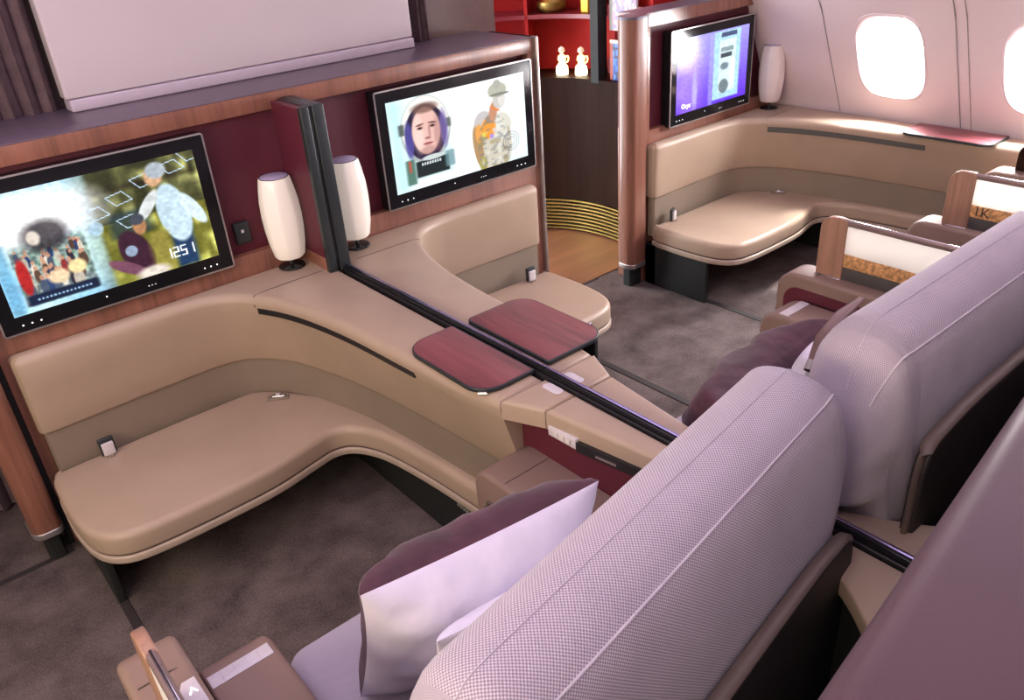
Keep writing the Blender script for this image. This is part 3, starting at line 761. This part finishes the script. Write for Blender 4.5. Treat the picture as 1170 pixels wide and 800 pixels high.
# rear part of the middle console: burgundy recess, lid, controls
def rear_console(side, label):
    t = thing('armrest_console', label, 'console', (1.03, .8, 0))
    # top lid pieces
    for (ya, yb_, nm) in ((1.283, 1.181, 'top_panel'), (1.178, .845, 'lid'), (.842, .565, 'top_panel')):
        xs = lambda y: 1.0+.045*max(0, min(1, (1.18-y)/.33)) - (.045*max(0, (y-1.18)/.10) if y > 1.18 else 0)
        Y = np.linspace(ya, yb_, 6)
        P = [(xs(y), y) for y in Y]+[(1.0935, yb_), (1.0935, ya)]
        mb = MB(); slab(mb, P, .626, ZT, 0, .012); mb.build(nm, M['leather'], t, 40)
    mb = MB()
    P = [(1.013, 1.283), (1.018, 1.0), (1.040, .80), (1.045, .565), (1.0935, .565), (1.0935, 1.283)]
    slab(mb, P, .001, .628); mb.build('inner_panel', M['burgundy'], t, 30, 'burgundy recess panel')
    mb = MB(); rbox(mb, .9985, 1.02, 1.085, 1.172, .614, .640, .002); mb.v = [(x+(.003 if y < 1.12 else 0), y, z) for x, y, z in mb.v]
    o = mb.build('control_strip', M['plastic_white'], t, 30, 'pale control strip with keys')
    for k in range(3):
        mb = MB(); rbox(mb, .9975, .9995, 1.10+k*.02, 1.114+k*.02, .621, .633, .0005); mb.build('key', M['paper'], o, 0)
    mb = MB(); slab(mb, [(1.001, 1.083), (1.036, .86), (1.06, .86), (1.06, 1.083)], .611, .634); mb.build('handset_slot', M['black'], t, 30)
    mb = MB(); slab(mb, [(1.0075, 1.03), (1.016, .975), (1.018, .975), (1.010, 1.03)], .618, .624); mb.build('handset', M['chrome'], t, 30)
    mb = MB(); slab(mb, rrect(1.060, 1.086, 1.205, 1.262, .011), ZT-.001, ZT+.0012, 0, .0005); mb.build('button_plate', M['plastic_white'], t, 30, 'white oval button plate')
    # armrest block
    prof = [(1.30, .0)]+[(1.30-.055+.055*math.cos(a), .475+.055*math.sin(a)) for a in np.linspace(0, PI/2, 9)]+[(.80, .53), (.80, 0)]
    mb = MB(); slab(mb, prof, .865, 1.016, .012, .002, 'x'); mb.build('armrest', M['leather_seat'], t, 40)
    mb = MB(); tube(mb, spline([(.8645, .8, .455), (.8645, 1.20, .455), (.8645, 1.25, .435), (.8645, 1.262, .38), (.8645, 1.262, .10)], 6), .005, 6); mb.build('side_groove', M['seam'], t, 40)
    mb = MB(); tube(mb, [(.866, 1.19, .515), (.870, 1.19, .5265), (.88, 1.19, .5305), (1.013, 1.19, .5305)], .0013, 6); mb.build('top_seam', M['seam'], t, 40)
    return t
rear_console(0, 'inner armrest and lidded console beside the nearest seat, with burgundy recess')
use(MIRROR, True)
rear_console(1, 'lidded console right of the black rail, mostly behind the nearest seat')
use(IDENT)
# broad shelf of the middle console behind the seats
P = [p[:2] for p in spline([(1.06, .56, 0), (1.03, .50, 0), (.99, .43, 0), (.94, .37, 0), (.90, .34, 0)], 6)]+[(1.092, .34), (1.092, .56)]
Q = [(2*XM-x, y) for x, y in P]
for PP, lb in ((P, 'beige shelf behind the nearest seat, left of the black rail'), (Q, 'beige shelf behind the seats, right of the black rail')):
    sh = thing('console_shelf', lb, 'console', (sum(p[0] for p in PP)/len(PP), .42, 0))
    mb = MB(); slab(mb, PP, ZT-.045, ZT-.002, .01, .006); mb.build('top', M['leather'], sh, 40)
    mb = MB(); slab(mb, offset(PP, .03), .001, ZT-.045); mb.build('shaded_pedestal', M['black_matte'], sh, 30)  # black colour stands in for the shade under the shelf

# ------------------------------------------------------------------ seats
def side_board(t, text=None, yfront=1.115, flip=False):
    # upright privacy board on the outer armrest
    y1 = yfront; y0 = .55; zt = .805
    wo = rrect(y1-.085, y1, .625, zt+.012, .01, 5, (.007, .007, .04, .015))
    mb = MB(); slab(mb, wo, .064, .084, .004, .004, 'x'); p = mb.build('board_post', M['wood_light'], t, 40)
    mb = MB(); rbox(mb, .066, .082, y0, y1-.02, zt-.008, zt+.009, .005); mb.build('board_rail', M['rail_metal'], t, 40)
    mb = MB(); rbox(mb, .0720, .0775, y0, y1-.03, zt+.008, zt+.0105, .001); mb.build('board_trim', M['chrome'], t, 40)
    mb = MB(); rbox(mb, .066, .082, y0, y1-.079, .713, zt-.008, .002); mb.build('frosted_panel', M['plastic_bright'], t, 30, 'white frosted panel')
    mb = MB(); rbox(mb, .067, .081, y0, y1-.079, .672, .713, .001); mb.build('pierced_strip', M['gold'], t, 30, 'gold pierced strip')
    mb = MB(); rbox(mb, .068, .080, y0, y1-.079, .630, .672, .001); mb.build('lower_panel', M['glass_dark'], t, 30)
    mb = MB(); rbox(mb, .058, .090, y1-.085, y1-.002, .622, .634, .003); mb.build('post_clip', M['chrome'], t, 30)
    if text:
        mb = MB(); textmesh(text, .044, mb, lambda x, y, z: (.0664-z, y1-.120-x, .6925+y), .0012); mb.build('lettering', M['letter'], t, 0)
def outer_arm(t, yf=1.27, pad=True, controls=True):
    prof = [(yf, .08)]+[(yf-.06+.06*math.cos(a), .572+.06*math.sin(a)) for a in np.linspace(0, PI/2, 9)]+[(.45, .632), (.45, .08)]
    mb = MB(); slab(mb, prof, .035, .135, .014, .012, 'x', 5); mb.build('armrest', M['leather_seat'], t, 45)
    inner = [(yf-.03, .43)]+[(yf-.075+.045*math.cos(a), .545+.045*math.sin(a)) for a in np.linspace(0, PI/2, 7)]+[(.6, .59), (.6, .43)]
    mb = MB(); slab(mb, inner, .133, .1375, 0, 0, 'x'); mb.build('inner_panel', M['burgundy'], t, 30, 'burgundy inset with speaker slots')
    mb = MB()
    for k in range(7): rbox(mb, .1370, .1384, .90, yf-.11, .500+k*.009, .503+k*.009, .0003)
    mb.build('speaker_slots', M['black'], t, 0)
    mb = MB(); tube(mb, [(.13, yf-.115, .60), (.125, yf-.115, .629), (.10, yf-.115, .6335), (.05, yf-.115, .6335), (.036, yf-.115, .615)], .0012, 6); mb.build('seam', M['seam'], t, 40)
    if pad:
        pf = [(yf-.04, .40)]+[(yf-.10+.06*math.cos(a), .497+.06*math.sin(a)) for a in np.linspace(0, PI/2, 9)]+[(.45, .557), (.45, .40)]
        mb = MB(); slab(mb, pf, .145, .275, .006, .014, 'x', 4); mb.build('arm_pad', M['leather_seat'], t, 45)
        mb = MB(); rbox(mb, .149, .262, yf-.128, yf-.098, .5565, .5590, .001)
        o = mb.build('pad_strip', M['plastic_white'], t, 30, 'white strip across the pad')
        mb = MB()
        for k in range(1, 5): rbox(mb, .149+.0226*k, .1496+.0226*k, yf-.127, yf-.099, .5588, .5593, .0002)
        mb.build('strip_marks', M['silver'], o, 0)
    if controls:
        mb = MB(); P = [(.094, yf-.175), (.105, yf-.155), (.126, yf-.155), (.128, yf-.26), (.100, yf-.27)]
        mb2 = slab(mb, P, .6315, .6365, 0, .001); o = mb.build('seat_controls', M['plastic_white'], t, 30, 'white key pad with arrows')
        for s, yy in ((1, yf-.182), (-1, yf-.228)):
            mb = MB(); tube(mb, [(.108, yy-.006*s, .637), (.114, yy+.007*s, .637), (.120, yy-.006*s, .637)], .0013, 6); mb.build('arrow', M['led'], o, 40)
def profile_back():
    pass
def turn(p, yaw, c=(.63, .56)):
    x, y = p[0]-c[0], p[1]-c[1]; a, b_ = math.cos(yaw), math.sin(yaw)
    return (c[0]+x*a-y*b_, c[1]+x*b_+y*a, p[2])
def seatback(t, x0=.235, x1=1.03, dz=0, dy=0, zt=1.035, yaw=0, tk=1, si=27, drop=.20, er=.10):
    # wrapped, woven seatback: cross-sections in Y-Z swept along X, rounded ends
    def section(s, sz, inset):
        # local profile (y, z); front face leans; top is a soft roll
        pts = [(.72, .40), (.705, .60), (.685, .78), (.672, .90), (.655, .955), (.630, .985), (.595, .998), (.555, 1.0), (.515, .990), (.485, .968), (.467, .935), (.455, .88), (.445, .80), (.440, .72), (.455, .60), (.48, .42)]
        out = spline([(0, y, z) for y, z in pts], 3, True)
        return [(y, z) for _, y, z in out]
    base = section(0, 0, 0)
    cyc, czc = .56, .62
    rings = []
    L = x1-x0; R = er
    N = 44
    for i in range(N+1):
        s = i/N
        # cluster samples at the ends
        x = x0+L*(.5-.5*math.cos(PI*s))
        d = min(x-x0, x1-x); k = max(0, 1-d/R)
        e = math.sqrt(max(0, 1-k**2.4)) if k < 1 else 0
        top = zt-(1-e)*drop
        kb = max(0, 1-min(x-x0+.03 if x < (x0+x1)/2 else 9, x1-x)/.09); kb = min(1, kb*1.7); bot = .40+.30*kb*kb*(3-2*kb)
        th = (.30+.70*e)*tk
        ring = []
        for y, z in base:
            zz = bot+(z-.40)*(top-bot)/.60
            yy = cyc+(y-cyc)*th
            ring.append(turn((x, yy+dy, zz+dz), yaw))
        rings.append(ring)
    mb = MB(); loft(mb, rings)
    # uv: along the sweep in metres both ways
    mb.build('seatback', M['fabric'], t, 70)
    # seams
    def seamline(pi, name, mat, r):
        pts = [ring[pi] for ring in rings[3:-3]]
        c = []
        for p in pts: c.append((p[0], p[1]+(-.0005), p[2]+.0005))
        mb = MB(); tube(mb, c, r, 6); mb.build(name, mat, t, 60)
    seamline(si, 'seam', M['piping'], .0020)
    seamline(20, 'stitch_line', M['piping'], .0009)
    return rings
def seat(label, nm='airline_seat', dy=0, board=True, text=None, yf=1.115, armf=1.27, windowboard=False, x0=.235, x1=1.03, group='armchairs of the front row', zt=1.035, cx1=.862, yaw=0, shz=.0, ctrl=True, tk=1, si=27, drop=.20, er=.10):
    t = thing(nm, label, 'seat', (.62, .8, 0), group)
    seatback(t, x0, x1, zt=zt, dy=dy, yaw=yaw, tk=tk, si=si, drop=drop, er=er)
    P = rrect(.295, cx1, .62, 1.20, .03, 8, (.02, .02, .05, .05))
    mb = MB(); slab(mb, P, .33, .425, .02, .03, 'z', 5); mb.build('cushion', M['fabric_plain'], t, 60)
    mb = MB(); rbox(mb, .30, cx1-.004, .62, 1.17, .05, .335, .01); mb.build('seat_base', M['black_matte'], t, 30)
    outer_arm(t, armf, controls=ctrl); side_board(t, text, yf)
    # hard shell behind the fabric: arch in front view
    prof = spline([(x0-.005, .3, 0), (x0-.005, .55, 0), (x0+.02, .66, 0), (x0+.08, .73, 0), (x0+.20, .765, 0), (x0+.38, .77, 0), (x1-.20, .765, 0), (x1-.10, .755, 0), (x1-.03, .74, 0), (x1-.004, .70, 0), (x1-.002, .6, 0), (x1-.002, .3, 0)], 5)
    xe = x1-.05 if x1 > 1 else x1
    prof = [(x0+(p[0]-x0)*(xe-x0)/(x1-x0), p[1]+shz*max(0, min(1, (p[1]-.5)/.2))) for p in prof]+[(xe, .02), (x0, .02)]
    ys = .56-.12*tk-.006+dy
    mb = MB(); slab(mb, prof, ys-.024, ys, .006, .006, 'y'); mb.v = [turn(p, yaw) for p in mb.v]
    mb.build('back_shell', M['shell'], t, 40)
    mb = MB(); tube(mb, [turn((p[0], ys-.012, p[1]+.004), yaw) for p in prof[4:-6]], .012, 8, .5); mb.build('shell_edge', M['leather_edge'], t, 60, 'paler top edge of the shell')
    return t
seat('nearest lilac-grey woven armchair, its back filling the bottom centre of the view', yaw=math.radians(9), zt=1.02, x0=.205, x1=1.085, yf=1.045, armf=1.215, dy=-.03, tk=.85, si=27, drop=.25, er=.09)
use(MIRROR, True)
s2 = seat('lilac-grey woven armchair right of the black rail, behind and above the nearest one', yf=1.205, armf=1.30, dy=.0, zt=1.04, x1=1.08, shz=.11, ctrl=False, tk=.85)
# wooden clasp on the second seat's back
use(IDENT)
mb = MB(); tube(mb, [(1.215, .672, .915), (1.27, .686, .940), (1.34, .692, .958), (1.405, .690, .970)], [.008, .014, .014, .007], 10, .6); o = mb.build('headrest_fin', M['bronze'], s2, 60, 'bronze brown fin')
mb = MB(); tube(mb, [(1.200, .668, .905), (1.217, .672, .917)], .009, 10, .7); mb.build('fin_tip', M['chrome'], o, 60)
use(lambda p: (p[0]+2.685, p[1], p[2]))
s3 = seat('armchair next to the windows whose armrest board reads 1K', text='1K', yf=1.12, armf=1.22, x1=.70, cx1=.70, ctrl=False)
use(lambda p: (3.53-p[0], p[1], p[2]), True)
# window-side armrest of that seat
outer = thing('armrest', 'dark wood-ended armrest on the window side of the 1K armchair', 'armrest', (.08, .9, 0))
outer_arm(outer, 1.27, pad=False, controls=False); 
mb = MB(); slab(mb, rrect(1.09, 1.17, .62, .74, .01, 6, (.002, .002, .045, .002)), .05, .08, .004, .004, 'x'); mb.build('board_post', M['wood_dark'], outer, 40)
mb = MB(); rbox(mb, .055, .075, .6, 1.085, .64, .74, .004); mb.build('board_panel', M['glass_dark'], outer, 40)
use(IDENT)

# ------------------------------------------------------------------ pillows
def pillow(name, label, c, w, h, th, ex, ey, mats, puff=1.0, group=None, seamz=.30, seed=3, ff=1.25, fb=.75):
    # c centre, ex across, ey up; normal = ex x ey ; back half is white linen, front half and gusset velvet
    ex = Vector(ex).normalized(); ey = Vector(ey).normalized(); en = ex.cross(ey).normalized(); c = Vector(c)
    t = thing(name, label, 'pillow', tuple(c-ey*h/2), group)
    rs = np.random.RandomState(seed); g = rs.rand(16, 16)
    def nz(u, v):
        x = (u*3.5+20) % 15; y = (v*3.5+20) % 15; i, j = int(x), int(y); a, b_ = x-i, y-j; a = a*a*(3-2*a); b_ = b_*b_*(3-2*b_)
        return (g[i, j]*(1-a)+g[i+1, j]*a)*(1-b_)+(g[i, j+1]*(1-a)+g[i+1, j+1]*a)*b_-.5
    N = 28
    def P(u, v, side, off=0):
        # u,v in -1..1 ; pinch the sides so corners stand out
        k = .05
        x = u*(1-k*(1-v*v)*abs(u)); y = v*(1-k*(1-u*u)*abs(v))
        if side > 0: f = max(0, (1-abs(u)**4))**.42*max(0, (1-abs(v)**4.5))**.42*ff
        else: f = max(0, (1-abs(u)**2.6))**.6*max(0, (1-abs(v)**2.6))**.6*fb
        d = side*(th/2*f*puff*(1+.16*nz(u*1.5, v*1.5)*2))+off
        return tuple(c+ex*(x*w/2)+ey*(y*h/2)+en*d)
    for side, mat, nm, lb in ((1, mats[0], 'front_cover', 'aubergine velvet face'), (-1, mats[1], 'back_cover', 'white linen face')):
        vs = []; fs = []
        for j in range(N+1):
            for i in range(N+1):
                u = math.sin(PI/2*(2*i/N-1)); v = math.sin(PI/2*(2*j/N-1))
                vs.append(P(u, v, side, side*seamz*0))
        for j in range(N):
            for i in range(N): fs.append((j*(N+1)+i, j*(N+1)+i+1, (j+1)*(N+1)+i+1, (j+1)*(N+1)+i))
        if side < 0: fs = [tuple(reversed(f)) for f in fs]
        mb = MB(); mb.add(vs, fs); mb.build(nm, mat, t, 80, lb if mats[0] != mats[1] else None, fix=False)
    return t
# nearest pillows
pillow('pillow', 'white and aubergine velvet pillow leaning on the nearest armchair, front one', (.592, .912, .606), .465, .345, .17, (-1, .13, 0.0), (.0, -.30, 1), (M['velvet'], M['linen']), group=None, ff=1.0, fb=1.15)
pillow('pillow', 'plain white pillow squeezed between the two-tone pillow and the nearest armchair', (.62, .765, .592), .43, .32, .07, (-1, .14, 0), (0, -.25, 1), (M['linen'], M['linen']), seed=5)
pillow('pillow', 'aubergine velvet pillow on the armchair right of the rail', (1.49, .955, .560), .50, .32, .17, (-1, -.06, 0), (0, -.30, 1), (M['velvet'], M['velvet']), seed=8)
pillow('pillow', 'plain white pillow behind the aubergine one on the armchair right of the rail', (1.66, .845, .60), .42, .34, .10, (-1, 0, 0), (0, -.22, 1), (M['linen'], M['linen']), seed=9)

# ------------------------------------------------------------------ near privacy shell, bottom right
t = thing('privacy_shell', 'large aubergine leather shell filling the bottom right corner', 'partition', (1.1, .1, 0))
P = [(.22, .188), (.44, .208), (.93, .268), (2.2, .42), (2.2, -.05), (.22, -.15)]
mb = MB(); slab(mb, P, .02, 1.12, 0, .035, 'z', 8); mb.build('leather_cover', M['leather_dark'], t, 60)
mb = MB(); slab(mb, offset(P, .05), .001, .03); mb.build('plinth', M['black_matte'], t, 30)

# ------------------------------------------------------------------ behind the partition
t = thing('stowed_panel', 'wide pale grey panel standing on the partition ledge at upper left', 'panel', (1.15, 2.75, 1.225))
P = rrect(.545, 1.765, 1.262, 2.15, .006)
mb = MB(); slab(mb, P, 2.722, 2.78, .005, .002, 'y'); mb.build('board', M['grey'], t, 40)
mb = MB(); rbox(mb, .552, 1.765, 2.712, 2.785, 1.2255, 1.260, .005); mb.build('lower_lip', M['grey_lip'], t, 40)
def curtain(x0, x1, label, n):
    t = thing('curtain', label, 'curtain', ((x0+x1)/2, 2.81, .01), 'dark pleated curtains')
    N = n*12; f = []; b_ = []
    for i in range(N+1):
        x = x0+(x1-x0)*i/N; ph = 2*PI*n*i/N
        f.append((x+.008*math.sin(ph*2+.5), 2.812+.020*math.sin(ph)+.004*math.sin(ph*2.3)))
    bk = [(x, y+.006) for x, y in reversed(f)]
    mb = MB(); rings = []
    for z in np.linspace(.012, 2.2, 12): rings.append([(x+.003*math.sin(z*7+x*30), y, z) for x, y in f+bk])
    loft(mb, rings); mb.build('cloth', M['curtain'], t, 80)
    mb = MB(); rbox(mb, x0, x1, 2.80, 2.83, 2.195, 2.25, .004); mb.build('curtain_track', M['silver'], t, 30)
curtain(-.55, .535, 'dark pleated curtain left of the pale grey panel', 20)
curtain(1.775, 1.90, 'narrow dark curtain between the pale grey panel and the lobby', 3)

# lobby cabinet on a concave curve
G = [(2.28, 3.64), (2.6, 3.56), (2.8, 3.46), (2.92, 3.34), (3.0, 3.2), (3.035, 3.05), (3.035, 2.88), (3.02, 2.745)]
Gs = [p[:2] for p in spline([(*p, 0) for p in G], 10)]
def off_path(P, d):
    out = []
    for i, p in enumerate(P):
        a = Vector(P[max(0, i-1)]); b_ = Vector(P[min(len(P)-1, i+1)]); tt = (b_-a).normalized(); n = Vector((-tt.y, tt.x))
        out.append((p[0]+n.x*d, p[1]+n.y*d))
    return out
def band(mb, P, d0, d1, z0, z1, i0=0, i1=None):
    A = off_path(P, d0)[i0:i1]; B = off_path(P, d1)[i0:i1]
    loft(mb, [[(*a, z0), (*b_, z0), (*b_, z1), (*a, z1)] for a, b_ in zip(A, B)])
t = thing('display_cabinet', 'curved dark wood cabinet with red lit niches in the lobby', 'cabinet', (2.95, 3.3, 0))
mb = MB(); band(mb, Gs, 0, .26, .20, .835); mb.build('body', M['wood_dark'], t, 40)
mb = MB(); band(mb, Gs, .03, .26, .0045, .20); mb.build('plinth', M['black_matte'], t, 40)
for k in range(9):
    mb = MB(); band(mb, Gs, .004, .03, .016+k*.0205, .024+k*.0205); mb.build('grille_bar', M['brass'], t, 40)
mb = MB(); band(mb, Gs, -.004, .26, .835, .85); mb.build('counter', M['wood_dark'], t, 40)
mb = MB(); band(mb, Gs, .24, .26, .85, 1.9); mb.build('niche_back', M['red_lit'], t, 60, 'lit red lacquer back')
ip = 50
mb = MB(); band(mb, Gs, .02, .24, 1.135, 1.155, 6, ip); sh = mb.build('shelf', M['red_dark'], t, 40)
mb = MB(); band(mb, Gs, .0, .24, 1.60, 1.9); mb.build('header', M['red_dark'], t, 40)
mb = MB(); band(mb, Gs, -.006, .06, .835, 1.9, ip-1, ip+3); mb.build('post', M['black_matte'], t, 40, 'black upright post')
mb = MB(); band(mb, Gs, .02, .24, .85, 1.6, 26, 28); mb.build('niche_side', M['red_lit'], t, 40)
mb = MB(); band(mb, Gs, .10, .24, .80, 1.6, ip+3, 70); mb.build('rack_back', M['red_lit'], t, 40)
for z_ in (.99, 1.24):
    mb = MB(); band(mb, Gs, .045, .055, z_-.11, z_-.04, ip+3, 69); mb.build('rack_pocket', M['red_dark'], t, 40)
# lit glass bottles
def gpt(i, d, z):
    p = off_path(Gs, d)[i]; return (p[0], p[1], z)
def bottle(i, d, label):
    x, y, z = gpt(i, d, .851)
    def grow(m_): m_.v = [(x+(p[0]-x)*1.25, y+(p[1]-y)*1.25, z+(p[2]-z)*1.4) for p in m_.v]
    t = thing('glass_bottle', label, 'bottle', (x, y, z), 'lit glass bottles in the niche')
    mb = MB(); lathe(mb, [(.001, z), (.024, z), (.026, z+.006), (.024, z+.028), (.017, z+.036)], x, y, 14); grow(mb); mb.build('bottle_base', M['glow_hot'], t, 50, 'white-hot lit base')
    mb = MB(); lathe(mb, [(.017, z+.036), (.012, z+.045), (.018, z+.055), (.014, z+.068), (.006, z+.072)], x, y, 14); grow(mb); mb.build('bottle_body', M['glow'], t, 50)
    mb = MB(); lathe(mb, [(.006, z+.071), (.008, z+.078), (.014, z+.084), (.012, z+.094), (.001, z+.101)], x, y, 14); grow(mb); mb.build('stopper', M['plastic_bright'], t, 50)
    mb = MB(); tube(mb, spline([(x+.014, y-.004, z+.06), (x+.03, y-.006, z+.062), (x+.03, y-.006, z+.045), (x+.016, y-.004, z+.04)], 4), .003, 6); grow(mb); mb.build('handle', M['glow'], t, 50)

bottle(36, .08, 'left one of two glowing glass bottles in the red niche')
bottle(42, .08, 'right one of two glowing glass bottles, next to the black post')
p = gpt(40, .12, 1.156)
mb = MB(); rbox(mb, p[0]-.02, p[0]+.11, p[1]-.10, p[1]-.05, p[2], p[2]+.16, .004); tag(mb.build('yellow_box', M['yellow'], None, 30), 'yellow box on the upper red shelf at the top edge of the view', 'box')
p = gpt(33, .12, 1.156)
mb = MB(); lathe(mb, [(.001, p[2]), (.05, p[2]), (.075, p[2]+.02), (.078, p[2]+.05), (.074, p[2]+.05), (.05, p[2]+.012)], p[0], p[1], 20); tag(mb.build('bowl', M['brass'], None, 50), 'shallow bowl on the upper red shelf, left of the yellow box', 'bowl')
def magazine(z, label, pal, seed):
    i0, i1 = ip+4, 66
    A = off_path(Gs, .042); B = off_path(Gs, .020)
    path0 = A[i0:i1]; pathT = B[i0:i1]
    t = thing('magazine', label, 'magazine', (path0[0][0], path0[0][1], z-.1))
    n = len(path0)
    mb = MB(); loft(mb, [[(*off_path(Gs, .044)[i0+k], z-.10), (*off_path(Gs, .052)[i0+k], z-.10), (*off_path(Gs, .052)[i0+k], z+.095), (*off_path(Gs, .044)[i0+k], z+.095)] for k in range(n)])
    mb.build('pages', M['paper'], t, 30)
    F = off_path(Gs, .041)[i0:i1]
    def pix(U, V):
        nn = vnoise(U, V, 12, 9, seed); img = np.ones(U.shape+(3,))*np.array(pal[0]); img = lay(img, (nn > .5)*1.0, pal[1]); img = lay(img, (vnoise(U, V, 16, 10, seed+1) > .6)*1., pal[2])
        img = lay(img, box(U, V, 0, .10, 0, 1, .05), pal[3]); img = lay(img, box(U, V, .0, 1, .93, 1, .02), (.85, .75, .62)); return img
    def place(u, v):
        k = u*(n-1); i = min(int(k), n-2); f = k-i
        return (F[i][0]*(1-f)+F[i+1][0]*f, F[i][1]*(1-f)+F[i+1][1]*f, z-.10+.195*v)
    raster('cover', pix, place, M['cover'], t, 24, 36)
magazine(.945, 'blue and orange magazine in the lower pocket beside the black post', ((.10, .22, .50), (.18, .35, .62), (.06, .10, .25), (.55, .20, .12)), 21)
magazine(1.185, 'pale pink and grey magazine in the upper pocket beside the black post', ((.55, .42, .50), (.42, .38, .50), (.60, .56, .55), (.33, .30, .26)), 31)

# ------------------------------------------------------------------ light
w = bpy.data.worlds.new('World'); scene.world = w; w.use_nodes = True
bg = w.node_tree.nodes['Background']; bg.inputs['Color'].default_value = (.93, .96, 1, 1); bg.inputs['Strength'].default_value = 14
def area(name, loc, size, power, color, rot=(0, 0, 0), sizey=None):
    l = bpy.data.lights.new(name, 'AREA'); l.energy = power; l.color = color; l.size = size
    if sizey: l.shape = 'RECTANGLE'; l.size_y = sizey
    o = bpy.data.objects.new(name, l); COL.objects.link(o); o.location = loc; o.rotation_euler = rot
    return o
area('ceiling_light_strip', (.1, .9, 2.2), 1.4, 23, (.86, .70, 1.0), (0, 0, 0), 3.2)
area('ceiling_light_strip', (2.2, .5, 2.2), .8, 9, (.88, .74, 1.0), (0, 0, 0), 2.4)
area('aisle_wall_light', (-1.35, .6, 1.55), .5, 44, (1, .84, .58), (0, math.radians(-82), 0), 2.6)
l_ = bpy.data.lights.new('lobby_spot', 'SPOT'); l_.energy = 26; l_.color = (1, .55, .27); l_.spot_size = math.radians(48); l_.spot_blend = .6; l_.shadow_soft_size = .06
o_ = bpy.data.objects.new('lobby_spot', l_); COL.objects.link(o_); o_.location = (2.50, 2.98, 2.15)
def point(name, loc, power, color, r=.02):
    l = bpy.data.lights.new(name, 'POINT'); l.energy = power; l.color = color; l.shadow_soft_size = r
    o = bpy.data.objects.new(name, l); COL.objects.link(o); o.location = loc
point('niche_light', gpt(43, .12, 1.10), .28, (1, .45, .22)); point('niche_light', gpt(43, .12, 1.5), .4, (1, .5, .25)); point('rack_light', gpt(60, .03, 1.5), .10, (1, .6, .4))
point('plinth_light', gpt(56, -.10, .30), .12, (1, .72, .3))
area('sidewall_fill', (2.75, .9, 2.05), .12, 7, (1, .80, .92), (0, math.radians(50), 0), 3.2)  # added fill lamp, stands in for window bloom on the side wall
for cy, cz in WINS[:4]:
    area('daylight', (wallx(cz)+.20, cy, cz+.05), .34, 34, (1, .94, .93), (0, math.radians(80), 0), .34)
s = bpy.data.lights.new('sun', 'SUN'); s.energy = 14; s.angle = math.radians(12); s.color = (1, .95, .9)
so = bpy.data.objects.new('sun', s); COL.objects.link(so)
so.rotation_euler = Vector((-.42, .06, -.90)).to_track_quat('-Z', 'Y').to_euler()

# ------------------------------------------------------------------ camera
F_PX, PITCH, YAW, ROLL = 932.8, .5084, .6615, -.07684
cam = bpy.data.cameras.new('camera'); co = bpy.data.objects.new('camera', cam); COL.objects.link(co)
fw = Vector((math.sin(YAW)*math.cos(PITCH), math.cos(YAW)*math.cos(PITCH), -math.sin(PITCH)))
rt = Vector((math.cos(YAW), -math.sin(YAW), 0)); up = rt.cross(fw)
c_, s_ = math.cos(ROLL), math.sin(ROLL)
r2 = rt*c_+up*s_; u2 = -rt*s_+up*c_
mw = Matrix((r2, u2, -fw)).transposed().to_4x4(); mw.translation = Vector((0, 0, 1.7)); co.matrix_world = mw
cam.sensor_width = 36; cam.lens = 36*F_PX/1170; cam.clip_start = .02
scene.camera = co
scene.view_settings.view_transform = 'Standard'; scene.view_settings.look = 'None'
scene.view_settings.gamma = 1; scene.view_settings.use_curve_mapping = False; scene.view_settings.exposure = 0.15
